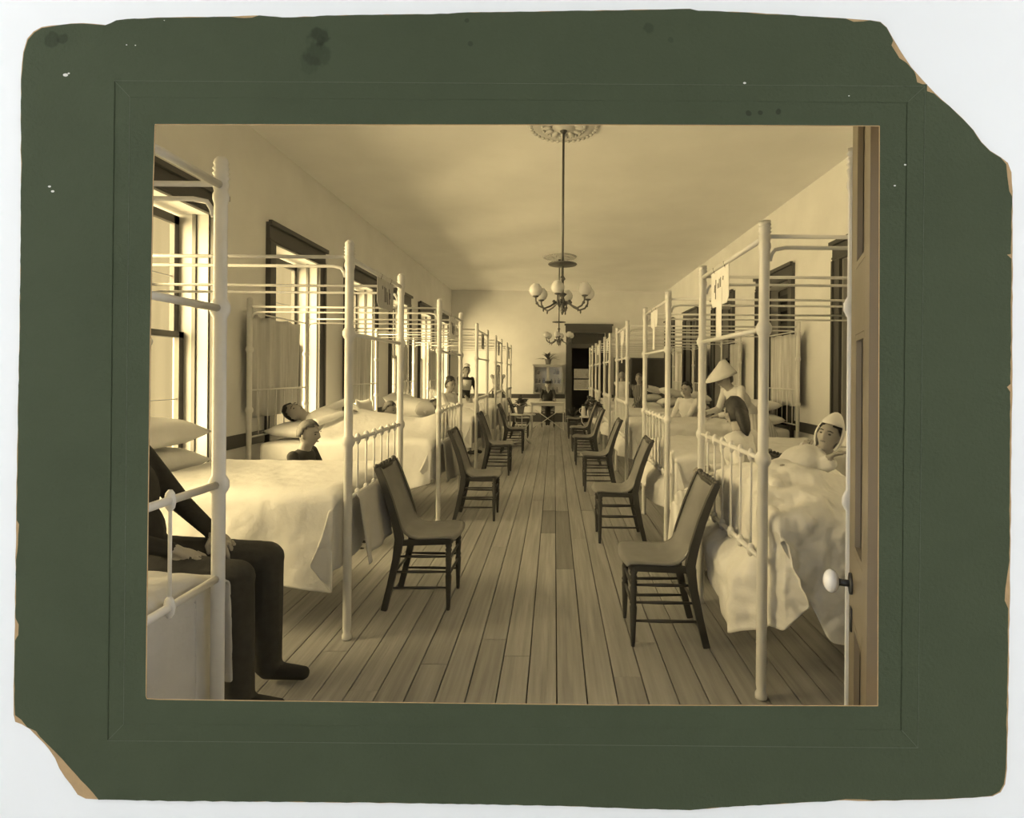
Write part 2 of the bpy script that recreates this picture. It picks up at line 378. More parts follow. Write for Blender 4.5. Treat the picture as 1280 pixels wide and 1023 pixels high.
HOLE = [(195.5, 156.5), (480, 157), (760, 157), (1098, 158.5), (1097.6, 400), (1096.7, 640), (1096, 881.5), (760, 880.5), (480, 877), (200, 873.5), (185.5, 872.5), (184.2, 869), (185, 780), (186.5, 660), (189.5, 420), (193, 230)]
def plate(outer, hole, y0, y1):
    bm = B()
    def loop(pts):
        vs = [bm.verts.new(V((W(x, y, 1.0).x, y1, W(x, y, 1.0).z))) for x, y in pts]
        return [bm.edges.new((vs[i], vs[(i+1) % len(vs)])) for i in range(len(vs))]
    es = loop(outer)+loop(hole)
    r = bmesh.ops.triangle_fill(bm, use_beauty=True, use_dissolve=False, edges=es)
    fs = [g for g in r['geom'] if isinstance(g, bmesh.types.BMFace)]
    ex = bmesh.ops.extrude_face_region(bm, geom=fs)
    for v in ex['geom']:
        if isinstance(v, bmesh.types.BMVert): v.co.y = y0
    return bm
def jitter(pts, step=14, amp=.5):
    out = []
    for i in range(len(pts)):
        a, b = V((*pts[i], 0)), V((*pts[(i+1) % len(pts)], 0)); k = max(1, int((b-a).length/step))
        for j in range(k):
            q = a.lerp(b, j/k); e = amp if j else 0
            out.append((q.x+random.uniform(-e, e), q.y+random.uniform(-e, e)))
    return out
green = mat('dark_green_board', (.072, .087, .050), .85, .055, 6, .25, 160)
nt = green.node_tree; N = nt.nodes; L = nt.links; P_ = N['Principled BSDF']; P_.inputs['Specular IOR Level'].default_value = .08; src = P_.inputs['Base Color'].links[0].from_socket
geo = N.new('ShaderNodeNewGeometry')
for (x, y, r, k) in ((402, 48, .020, .62), (398, 66, .028, .75), (388, 82, .022, .86), (67, 52, .016, .72), (80, 50, .011, .72), (812, 36, .011, .75), (838, 51, .006, .8), (584, 27, .004, .7), (588, 56, .005, .7), (935, 143, .006, .6), (950, 142, .005, .6), (972, 141, .007, .6), (1014, 880, .03, .96)):
    dn = N.new('ShaderNodeVectorMath'); dn.operation = 'DISTANCE'; q = W(x, y, 1.0); dn.inputs[1].default_value = (q.x, .9968, q.z)
    nz = N.new('ShaderNodeTexNoise'); nz.inputs['Scale'].default_value = 45; L.new(geo.outputs['Position'], nz.inputs['Vector'])
    L.new(geo.outputs['Position'], dn.inputs[0])
    ma = N.new('ShaderNodeMath'); ma.operation = 'MULTIPLY_ADD'; ma.inputs[1].default_value = r*1.6; L.new(nz.outputs[0], ma.inputs[0]); L.new(dn.outputs['Value'], ma.inputs[2])
    mr = N.new('ShaderNodeMapRange'); mr.interpolation_type = 'SMOOTHSTEP'; mr.inputs[1].default_value = r*1.5; mr.inputs[2].default_value = r*1.9; mr.inputs[3].default_value = k; mr.inputs[4].default_value = 1
    L.new(ma.outputs[0], mr.inputs[0])
    vs = N.new('ShaderNodeVectorMath'); vs.operation = 'SCALE'; L.new(src, vs.inputs[0]); L.new(mr.outputs[0], vs.inputs['Scale']); src = vs.outputs[0]
L.new(src, P_.inputs['Base Color'])
mb = thing('card_mount', 'worn dark green card mount with torn tan corners on an added white wall', 'card mount', (W(640, 511, 1).x, 1.0, W(640, 1000, 1).z))
def put(o): o.matrix_parent_inverse = Matrix.Translation(-V(mb.location)); return o
put(obj('board_core', plate(jitter(OUT, 12, .45), [(x+(-4 if x < 640 else 4), y+(-4 if y < 511 else 4)) for x, y in HOLE], .9985, .9998), M['core'], mb, False))
q0 = [(144.5, 102), (1155, 109), (1146, 934), (136, 925)]; q1 = [(164, 122.5), (1133, 129), (1125.5, 911.5), (156, 904.5)]
def ins(q, l, t, r, b): return [(q[0][0]+l, q[0][1]+t), (q[1][0]-r, q[1][1]+t), (q[2][0]-r, q[2][1]-b), (q[3][0]+l, q[3][1]-b)]
worn = green.copy(); worn.name = 'green_ridge_highlight'  # lighter green: painted light on the emboss edges, not wear
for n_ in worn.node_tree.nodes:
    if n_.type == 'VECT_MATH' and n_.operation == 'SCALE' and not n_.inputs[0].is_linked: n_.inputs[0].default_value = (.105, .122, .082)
put(obj('board_face', plate(jitter(FACE, 9, .5), q0, .9968, .9985), green, mb, False))
put(obj('embossed_band', plate(ins(q0, 1.7, .35, .2, .3), q1, .9972, .9985), green, mb, False))
put(obj('inner_panel', plate(ins(q1, .2, .5, 1.7, .4), HOLE, .9970, .9985), green, mb, False))
put(obj('crease_backing', plate(ins(q0, -3, -3, -3, -3), ins(q1, 3, 3, 3, 3), .9981, .9986), green, mb, False))
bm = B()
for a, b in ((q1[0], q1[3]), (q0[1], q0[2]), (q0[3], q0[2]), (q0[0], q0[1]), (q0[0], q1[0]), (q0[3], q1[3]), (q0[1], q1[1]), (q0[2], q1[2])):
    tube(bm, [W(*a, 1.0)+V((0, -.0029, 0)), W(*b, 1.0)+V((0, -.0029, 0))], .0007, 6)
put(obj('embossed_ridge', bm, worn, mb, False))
bm = B()
for i in range(len(HOLE)):
    a, b = W(*HOLE[i], 1.0), W(*HOLE[(i+1) % len(HOLE)], 1.0); t = (b-a).normalized(); nrm = V((t.z, 0, -t.x))
    obox(bm, ((a+b)/2) + V((0, -.0030, 0)), t*((b-a).length/2), nrm*.0006, V((0, .0004, 0)))
put(obj('print_edge', bm, M['core'], mb, False))
for (x, y, r) in ((84, 95, 2.6), (88, 93, 1.2), (64, 234, 1.6), (68, 240, 1.8), (160, 57.5, .8), (171, 58, .8), (930, 105, 1.6), (1130, 207, 1.3), (1117, 233, 1.2), (1060, 121, .8), (207, 27, .6), (676, 292, .01)):
    bm = B(); q = W(x, y, 1.0); ball(bm, (q.x, .9967, q.z), (r/F*1.3, .0006, r/F*.8), 7, 4)
    put(obj('paper_chip', bm, M['chip'], mb, False))

# ------------------------------------------------------------------ near door leaf, opened into the ward
ed, hg = V((.770, 1.35, 0)), V((.65, 1.075, 0))
dv = (hg-ed).normalized(); nv = V((dv.y, -dv.x, 0))
if nv.x > 0: nv = -nv
dlen = (hg-ed).length; nv = nv
door = struct('door_1'); door.location = hg
def dpart(name, s0, s1, z0, z1, t0, t1, m=M['door']):
    c = ed + dv*((s0+s1)/2) - nv*0 + nv*((t0+t1)/2) + V((0, 0, (z0+z1)/2)) - hg
    return obj(name, obox(B(), c, dv*((s1-s0)/2), nv*abs(t1-t0)/2, V((0, 0, (z1-z0)/2))), m, door, False)
# t measured from the aisle face (0) into the leaf (negative)
dpart('stile', 0, .085, .01, 2.35, -.042, 0); dpart('stile', dlen-.07, dlen, .01, 2.35, -.042, 0)
for z0, z1 in ((.01, .2), (.80, .97), (1.50, 1.66), (2.22, 2.35)): dpart('rail', .0852, dlen-.0702, z0, z1, -.042, 0)
for z0, z1 in ((.2, .80), (.97, 1.50), (1.66, 2.22)):
    dpart('panel', .0852, dlen-.0702, z0+.0005, z1-.0005, -.03, -.014)
    bm = B(); c = lambda s, z, t: ed + dv*s + nv*t + V((0, 0, z)) - hg
    for s0, s1, a, b in ((.086, .10, z0+.001, z1-.001), (dlen-.085, dlen-.071, z0+.001, z1-.001), (.10, dlen-.085, z0+.001, z0+.016), (.10, dlen-.085, z1-.016, z1-.001)):
        obox(bm, c((s0+s1)/2, (a+b)/2, -.006), dv*((s1-s0)/2), nv*.006, V((0, 0, (b-a)/2)))
    obj('panel_moulding', bm, M['door'], door, False)
kb = ed + dv*.05 + V((0, 0, .878)) - hg
bm = B(); tube(bm, [kb, kb+nv*.006], .026, 14); tube(bm, [kb, kb+nv*.032], .009, 8)
rose = obj('knob_rose', bm, M['iron'], door)
bm = B(); ball(bm, kb+nv*.046, (.027, .019, .029), 16, 10, (dv, nv, V((0, 0, 1)))); kn = obj('door_knob', bm, M['porcelain'], door); kn['label'] = 'white porcelain door knob'
bm = B(); obox(bm, ed + dv*.05 + nv*.002 + V((0, 0, .79)) - hg, dv*.012, nv*.002, V((0, 0, .028))); obj('keyhole_plate', bm, M['iron'], door)

# ------------------------------------------------------------------ beds
ZT, ZM, ZF = 1.995, 1.60, 1.035
def post_bm(x, y, top):
    bm = B(); r = .0225
    prof = [(.016, 0), (.026, .004), (.026, .022), (.019, .035), (r, .06)]
    for z in (ZF, ZM):
        prof += [(r, z-.030), (.028, z-.022), (.034, z-.010), (.034, z+.010), (.028, z+.022), (r, z+.030)]
    prof += [(r, ZT-.06), (.027, ZT-.045), (.027, ZT-.03), (r, ZT-.02), (.028, ZT+.006), (.021, ZT+.014), (.029, ZT+.022), (.0215, ZT+.030), (.029, ZT+.038), (.0215, ZT+.046), (.028, ZT+.054), (.0215, ZT+.062), (.026, ZT+.070), (.022, top-.012), (.012, top-.002), (.002, top)]
    return lathe(bm, (x, y, 0), prof, 12)
def make_bed(Lb, zlow, top, label):
    """foot at local x=0, head at x=Lb, nominal width 1 between the posts."""
    t = thing('iron_bed', label, 'bed', (0, 0, 0)); m = M['enamel']
    for x in (0, Lb):
        for y in (-.5, .5): obj('post', post_bm(x, y, top), m, t)
    for z, r in ((ZT, .013), (ZM, .012), (ZF, .0125), (zlow, .012)):
        obj('foot_rail', tube(B(), [(0, -.475, z), (0, .475, z)], r, 8), m, t)
    for z, r in ((1.95, .008), (1.22, .009), (.78, .009)):
        obj('head_rail', tube(B(), [(Lb, -.475, z), (Lb, .475, z)], r, 8), m, t)
    for i in range(6):
        y = -.5 + (i+1)/7
        bm = B(); tube(bm, [(0, y, zlow), (0, y, ZF)], .0062, 6)
        for z in (zlow, ZF): lathe(bm, (0, y, z), [(.006, -.03), (.014, -.02), (.018, 0), (.014, .02), (.006, .03)], 8)
        obj('spindle', bm, m, t)
        obj('spindle', tube(B(), [(Lb, y, .78), (Lb, y, 1.22)], .006, 6), m, t)
    for y in (-.5, .5):
        obj('side_rail', tube(B(), [(.02, y, ZT+.005), (Lb-.02, y, ZT+.005)], .0095, 8), m, t)
        e = .09
        obj('side_rail', tube(B(), [(.024, y, ZT-.10), (.03, y, ZT-.075), (.045, y, ZT-.052), (e, y, ZT-.043), (Lb-e, y, ZT-.043), (Lb-.045, y, ZT-.052), (Lb-.03, y, ZT-.075), (Lb-.024, y, ZT-.10)], .0085, 8), m, t)
        obj('bed_iron', box(B(), (.085, y-.03 if y > 0 else y+.01, .50), (Lb-.05, y-.01 if y > 0 else y+.03, .535)), m, t, False)
    bm = B()
    for i in range(9): box(bm, (.1+i*(Lb-.2)/8-.012, -.468, .525), (.1+i*(Lb-.2)/8+.012, .468, .535))
    s = obj('lath', bm, m, t, False); s['kind'] = 'stuff'
    obj('mattress', box(B(), (.06, -.455, .54), (Lb-.06, .455, .72), .04), M['linen2'], t)
    return t

LEFT = [(1.15, 1.67), (2.72, 3.63), (4.85, 5.95), (7.18, 8.31), (9.5, 10.5), (11.75, 12.75)]
RIGHT = [(1.12, 1.52), (2.25, 3.19), (4.15, 5.20), (6.46, 7.5), (8.5, 9.4), (10.4, 11.35), (12.35, 13.25)]
XL, XR, LL, LR = -1.075, .905, 1.77, 2.12
ordn = ['nearest', 'second', 'third', 'fourth', 'fifth', 'sixth', 'seventh', 'eighth']
bedL = make_bed(LL, .735, 2.09, ''); bedR = make_bed(LR, .60, 2.045, '')
bedspots = []
Ldesc = ['white iron bed nearest the entrance on the left, mostly cut off by the opening', 'white iron bed with bare near drape and grey card, second along the left wall',
         'white iron bed with a dark-haired patient asleep, third along the left wall', 'white iron bed heaped with large pillows, fourth along the left wall',
         'white iron bed behind the seated woman in white, fifth along the left wall', 'white iron bed farthest down the left row, near the back wall']
Rdesc = ['white iron bed beside the open brown door on the right, only its far post showing', 'white iron bed with rumpled sheets and a bandaged patient, nearest full bed on the right',
         'white iron bed behind the woman with long dark hair, third along the right wall', 'white iron bed with curtain behind its two stacked pillows, fourth along the right wall',
         'white iron bed just past the seated dark-haired patient on the right, fifth in the row', 'white iron bed past the child in stripes, sixth along the right wall', 'white iron bed farthest down the right row, beside the dark screen']
for proto, spots, X, rz, desc in ((bedL, LEFT, XL, PI, Ldesc), (bedR, RIGHT, XR, 0, Rdesc)):
    for i, (a, b) in enumerate(spots):
        o = proto if i == 0 else dup(proto)
        o.location = (X-(.028 if rz == 0 and i == 0 else 0), (a+b)/2, 0); o.rotation_euler = (0, 0, rz); o.scale = (1, b-a, 1)
        if i == 0: first = o
        o['label'] = desc[i]; o['category'] = 'bed'; o['group'] = 'white iron hospital beds'

for first in (bedL, bedR):            # the two cots by the entrance are narrow: two bars at the foot are enough
    bars = [c for c in first.children if c.name.startswith('spindle')]
    for q, c in enumerate(bars):
        if q % 2 == 0 and q // 2 in (1, 4): c.location.y = (.12 if q // 2 == 1 else -.05)
        elif q % 2 == 0: bpy.data.objects.remove(c)
def noise2(x, y, s):
    return (math.sin(x*3.1+s)*math.cos(y*2.7-s*1.3)+.5*math.sin(x*7.3-y*4.1+s*2.1)+.35*math.cos(y*9.7+x*5.2+s))/1.85
def spread(side, i, label, x1, hemn, hemf, hemfoot, bumps=(), rumple=.006, material='linen', seed=0, foot_out=False, faroff=0, wrinkle=.016, top=.775, fold=.028, corner=True, cat='bedspread', flap=None):
    """cover over bed i of a side; x1: how far from the foot it reaches towards the head. Near side is towards the viewer."""
    a, b = (LEFT if side < 0 else RIGHT)[i]; hw = (b-a)/2; X = XL if side < 0 else XR; zl = .735 if side < 0 else .60
    yc = (a+b)/2; bm = B()
    ylist = []          # across: near hem .. top .. far hem as (drop fraction, y, kind)
    nd, nt_, = 12, 22
    cols = [('n', 1-k/nd) for k in range(nd)] + [('t', k/nt_) for k in range(nt_+1)] + [('f', (k+1)/nd) for k in range(nd)]
    nf, nl = 9, 30
    rows = [('f', 1-k/nf) for k in range(nf)] + [('t', k/nl) for k in range(nl+1)]
    x0 = .045; ysn, ysf = -hw-.045, hw+.045+faroff
    sgn = 1 if side > 0 else -1
    rng = random.Random(seed+i*13+(5 if side > 0 else 0)); ph = rng.uniform(0, 6)
    verts = []
    for rk, rv in rows:
        line = []
        for ck, cv in cols:
            du = rv if rk == 'f' else 0; dvn = cv if ck != 't' else 0
            x = x0 + (x1-x0)*rv if rk == 't' else x0
            y = (-hw+.0)+(2*hw)*cv if ck == 't' else (ysn if ck == 'n' else ysf)
            if ck == 't':
                e = min(cv, 1-cv); y = -hw-.03 + (2*hw+.06)*cv
                z = top + .012 - .03*max(0, 1-e/.09)**2
            else: z = top - .02
            if rk == 't':
                z -= .02*max(0, 1-rv/.06)**2
                for bx, by, sx, sy, hh in bumps:
                    z += hh*math.exp(-((x-bx)/sx)**2-((y-by)/sy)**2)*(1 if ck == 't' else .5*(1-dvn))
                if ck == 't': z += rumple*noise2(x*3.2, y*3.6, ph)
            hem = hemn if ck == 'n' else hemf
            if callable(hem): hem = hem(x)
            if dvn and rk == 't':
                zz = z - (z-hem)*dvn - .012*dvn*math.sin(x*5+ph)
                am = fold*dvn*min(1, (x-x0)/.12+.25)
                out = am*(.7+math.sin(x*9+ph+1.2*math.sin(x*2.3+ph))+.5*math.sin(x*17+2*ph))*.6 + .02*dvn
                y += -out if ck == 'n' else out
                z = zz
            elif du and ck == 't':
                hf = hemfoot(cv) if callable(hemfoot) else hemfoot
                z = z - (z-hf)*du
                below = max(0, min(1, (zl-.03-z)/.06))
                x = x0 - .012*du
                if foot_out:
                    below *= max(0, min(1, (min(cv, 1-cv)-.06)/.10)); x = x0 - .105*below - .02*du*below*(1+math.sin(y*14+ph))
                else: x = x0 + .012*math.sin(y*15+ph)*du
                y = max(-hw+.04, min(hw-.04, y*(1-.08*du)))
            elif du and dvn:
                hf = hemfoot(0 if ck == 'n' else 1) if callable(hemfoot) else hemfoot
                q = min(du, dvn)
                zz = (z-hf)*du; zw = (z-hem)*dvn
                z = z - max(zz, zw)*(1-.30*q)
                x = x0 + .02 + .09*q
                k = .035*q + fold*.5*dvn
                y += -k if ck == 'n' else k
                z = max(z, .06)
            if z < .02: z = .02
            line.append(bm.verts.new((X+sgn*x, yc+y, z)))
        verts.append(line)
    for r in range(len(rows)-1):
        for c in range(len(cols)-1):
            bm.faces.new((verts[r][c], verts[r][c+1], verts[r+1][c+1], verts[r+1][c]))
    o = obj('bedspread', bm, M[material])
    md = o.modifiers.new('soft', 'SUBSURF'); md.levels = 2; md.render_levels = 2
    tx = bpy.data.textures.new('wrinkle', 'CLOUDS'); tx.noise_scale = .16 if wrinkle < .04 else .11; tx.noise_depth = 2
    dm = o.modifiers.new('wrinkles', 'DISPLACE'); dm.texture = tx; dm.strength = wrinkle; dm.mid_level = .5; dm.texture_coords = 'GLOBAL'
    solid(o, .006)
    return tag(o, label, cat, 'bed covers')
def foot_blanket(i, label, v0, v1, zb):
    a, b = LEFT[i]; ph = i*2.1; bm = B()
    def f(u, v):
        y = a+(b-a)*(v0+(v1-v0)*u); z = .735+.013-(.735+.013-zb+.03*math.sin(u*5+ph))*v
        return V((XL+.021+.012*min(1, v*14)+.05*v+.016*v*math.sin(u*15+ph)+.012*v*math.sin(u*31), y+.03*v*(u-.5), z))
    o = obj('foot_blanket', grid(bm, 40, 16, f), M['greylinen']); solid(o, .004)
    tag(o, label, 'blanket', 'grey blankets hung from the foot rails')
foot_blanket(1, 'grey blanket hanging from foot rail behind the nearest left chair', .07, .93, .40)
foot_blanket(2, 'grey blanket hanging from foot rail behind the second left chair', .05, .95, .34)
foot_blanket(3, 'grey blanket hanging from foot rail behind the third left chair', .05, .95, .36)
foot_blanket(4, 'grey blanket hanging from foot rail behind the fourth left chair', .05, .95, .36)
spread(-1, 0, 'bunched bedding on the cot at left edge, hanging beside the dark trousers', .85, .45, .30, .30, seed=2, faroff=.10, rumple=.012, wrinkle=.02, top=.745, material='greylinen')  # grey puts the shade over this bedding into its cloth colour
spread(-1, 1, 'smooth white bedspread hanging low beside the boy in the dark jacket', 1.22, lambda x: .27+.05*math.sin(x*2.5)-.03*x, .42, lambda v: .36+.10*v, seed=3, fold=.03)
spread(-1, 2, 'white bedspread over the sleeping patient with dark hair', 1.20, lambda x: .30+.10*max(0, 1-x/.4), .45, .40, bumps=[(1.05, .0, .35, .26, .20), (.5, 0, .4, .22, .15), (.12, 0, .14, .2, .12)], seed=5)
spread(-1, 3, 'white bedspread on the bed heaped with large pillows', .64, .38, .45, .42, bumps=[(.45, .1, .3, .3, .13)], seed=8)
spread(-1, 4, 'white bedspread on fifth bed of the left row', 1.2, .36, .45, .36, seed=11)
spread(-1, 5, 'white bedspread on last bed of the left row', 1.2, .36, .45, .36, seed=12)
spread(1, 1, 'rumpled white sheet trailing almost to the floor under the bandaged patient', .66, lambda x: .72-.45*min(1, max(0, (x-.04)/.22))+.02*math.sin(x*9), .45, lambda v: .17+.38*min(1, abs(v-.22)*1.6), bumps=[(.26, .03, .24, .40, .15), (.55, .0, .2, .3, .08)], rumple=.026, seed=21, foot_out=True, fold=.05, wrinkle=.055)
spread(1, 2, 'white bedspread behind the woman with long dark hair', 1.55, .34, .45, lambda v: .30+.12*v, rumple=.010, seed=22, foot_out=True, wrinkle=.03)
spread(1, 3, 'white bedspread in front of the two stacked pillows and curtain', 1.42, .36, .45, lambda v: .34+.1*v, rumple=.010, seed=23, foot_out=True, wrinkle=.03)
spread(1, 4, 'white bedspread on fifth bed of the right row', 1.24, .36, .45, .38, seed=24, foot_out=True)
spread(1, 5, 'white bedspread on sixth bed of the right row', 1.24, .36, .45, .38, seed=25, foot_out=True)
spread(1, 6, 'white bedspread on last bed of the right row', 1.24, .36, .45, .38, seed=26, foot_out=True)

def pillow(label, c, rx, ry, h, rot=(0, 0, 0), m='linen', group='pillows on the beds'):
    bm = B(); n_ = 14
    for sz in (-1, 1):
        def f(u, v):
            x, y = 2*u-1, 2*v-1
            e = max(0, (1-abs(x)**3.2))*max(0, (1-abs(y)**3.2))
            pin = 1-.07*(1-abs(x)**2)*abs(y)**4-.0
            pin2 = 1-.07*(1-abs(y)**2)*abs(x)**4
            return V((x*rx*pin2, y*ry*pin, sz*h*.5*(e**.55)+.006*noise2(x*2, y*2, c[1]*3)))
        grid(bm, n_, n_, f)
    bmesh.ops.remove_doubles(bm, verts=bm.verts[:], dist=.0015)
    o = obj('pillow', bm, M[m]); o.location = c; o.rotation_euler = rot
    return tag(o, label, 'pillow', group)
pt_ = .79
def bedpillow(side, i, label, dx=.30, dy=0, z=.74, h=.15, rx=.21, ry=.33, tilt=-.12, m='linen'):
    a, b = (LEFT if side < 0 else RIGHT)[i]; X = XL-LL if side < 0 else XR+LR
    return pillow(label, (X-side*dx, (a+b)/2+dy, z+h/2), rx, ry, h, (0, side*tilt, 0), m)
bedpillow(-1, 1, 'lower grey-shaded pillow at left edge of the opening, under another', .30, .05, .735, .17, m='linen')
bedpillow(-1, 1, 'upper pillow of the pair at left edge of the opening', .30, .05, .925, .17)
bedpillow(-1, 2, 'white pillow under the sleeping patient with dark hair', .24, 0, .735, .15, .2, .40, -.05)
pillow('large white pillow in the middle of the fourth left bed, nearer of two', (-2.05, 7.55, .88), .30, .30, .26, (0, .1, 0))
pillow('large white pillow standing behind the nearer one on fourth left bed', (-2.28, 8.0, .92), .30, .24, .26, (0, .35, 0))
pillow('small grey pillow in front of the large pillows on fourth left bed', (-1.83, 7.38, .885), .15, .13, .19, (.2, 0, .3), 'greylinen')
bedpillow(-1, 4, 'white pillow at head of fifth left bed'); bedpillow(-1, 5, 'white pillow at head of last left bed')
pillow('big white pillow propping up the bandaged patient', (2.06, 2.74, .93), .36, .36, .18, (0, -.42, 0))
bedpillow(1, 2, 'white pillow at head of third right bed, behind the open door')
bedpillow(1, 3, 'lower pillow of the pair beneath the curtain on the right', .36, .02, .735, .17, .30, .42, 0, 'linen2')
bedpillow(1, 3, 'upper pillow of the pair beneath the curtain on the right', .36, .02, .915, .15, .28, .36, -.06)
for i, l in ((4, 'fifth'), (5, 'sixth'), (6, 'last')):
    bedpillow(1, i, 'lower pillow stacked on %s right bed' % l, .62, .05, .735, .17)
    bedpillow(1, i, 'upper tilted pillow stacked on %s right bed' % l, .60, -.04, .945, .16, .22, .3, .25)

# curtains that screen the bed heads
def curtain(side, i, label, v0=.06, v1=.94, zb=.95):
    a, b = (LEFT if side < 0 else RIGHT)[i]; X = XL-LL if side < 0 else XR+LR
    bm = B(); ph = i*1.7+side
    def f(u, v):
        y = a + (b-a)*(v0+(v1-v0)*u); k = u*22
        yy = y + .02*(1-v)*math.sin(ph+2*u)
        return V((X+side*(.050+.020*math.sin(k+ph)+.008*math.sin(k*2.3)), yy - .05*(1-v)*(u-.3), zb+(1.945-zb)*v - (.02*math.sin(PI*u*3+ph)**2 if v > .9 else 0)))
    grid(bm, 60, 14, f)
    o = obj('curtain', bm, M['curtain']); solid(o, .003)
    return tag(o, label, 'curtain', 'curtains behind the bed heads')
curtain(-1, 2, 'unbleached curtain behind the sleeping patient, nearest on the left')
curtain(-1, 3, 'unbleached curtain behind the bed heaped with pillows'); curtain(-1, 4, 'unbleached curtain at head of fifth left bed', .1, .8); curtain(-1, 5, 'unbleached curtain at head of last left bed', .1, .8)
curtain(1, 3, 'unbleached curtain above the two stacked pillows on the right', .05, .92, 1.0)
curtain(1, 4, 'unbleached curtain at head of fifth right bed, beyond the white cap', .1, .62, .85); curtain(1, 5, 'unbleached curtain at head of sixth right bed', .08, .7, .85); curtain(1, 6, 'unbleached curtain at head of last right bed', .08, .7, .85)

# cards hung from the foot rails
def card(side, i, label, y0, wd, ht, ribbon=0, m='paper', strokes=True):
    X = (XL if side < 0 else XR); a, b = (LEFT if side < 0 else RIGHT)[i]
    t = thing('chart_card', label, 'card', (X, y0, ZT), 0, 'chart cards on the bed feet')
    s = -side; bm = B(); zt = -.016
    c = .25*wd; pts = [(-wd/2, zt), (wd/2, zt), (wd/2, -ht+c*.4), (wd/2-c*.4, -ht), (-wd/2+c*.4, -ht), (-wd/2, -ht+c*.4)]
    f = [bm.verts.new((s*.004, y, z)) for y, z in pts]; g = [bm.verts.new((s*.001, y, z)) for y, z in pts]
    bm.faces.new(f); bm.faces.new(g[::-1])
    for k in range(6): bm.faces.new((f[k], f[(k+1) % 6], g[(k+1) % 6], g[k]))
    obj('sheet', bm, M[m], t, False)
    for yy in (-wd*.3, wd*.3): obj('hanger', tube(B(), [(s*.003, yy, zt-.01), (s*.014, yy, .004), (0, yy, .0145), (-s*.0, yy, .0145)], .0015, 5), M['iron'], t)
    if strokes:
        bm = B(); sx = s*.0045
        for yy, z0, z1 in ((-.22, -.30, -.40), (-.08, -.30, -.78), (.0, -.32, -.76), (.08, -.42, -.82), (.2, -.3, -.8), (.26, -.42, -.62)):
            tube(bm, [(sx, yy*wd, z0*ht), (sx, (yy+.02)*wd, z1*ht)], .0028*wd/.3, 5)
        obj('handwriting', bm, M['ink'], t)
    if ribbon:
        obj('ribbon', box(B(), (s*.0045, -.045, -ht-ribbon), (s*.007, .045, -ht*.55)), M[m], t, False)
    return t
card(-1, 1, 'grey card with dark pen strokes hanging on the second left bed', 3.29, .31, .20)
card(-1, 2, 'pale card hanging on the bed of the sleeping patient', 5.45, .34, .24, m='paper2')
card(-1, 3, 'small grey card hanging on the fourth left bed', 7.75, .28, .24)
card(-1, 4, 'small card hanging on the fifth left bed', 10.0, .28, .26); card(-1, 5, 'small card hanging on last left bed', 12.2, .28, .26)
card(1, 1, 'large white card with long ribbon on the nearest full right bed', 2.85, .30, .215, .17, 'paper2')
card(1, 2, 'white card with ribbon on the third right bed', 4.72, .30, .17, .2, 'paper2', False)
card(1, 3, 'white card with ribbon on the fourth right bed', 6.95, .30, .2, .25, 'paper2', False)
card(1, 4, 'white card with ribbon on the fifth right bed', 8.95, .30, .2, .25, 'paper2', False)
card(1, 5, 'white card with ribbon on the sixth right bed', 10.87, .30, .2, .25, 'paper2', False)

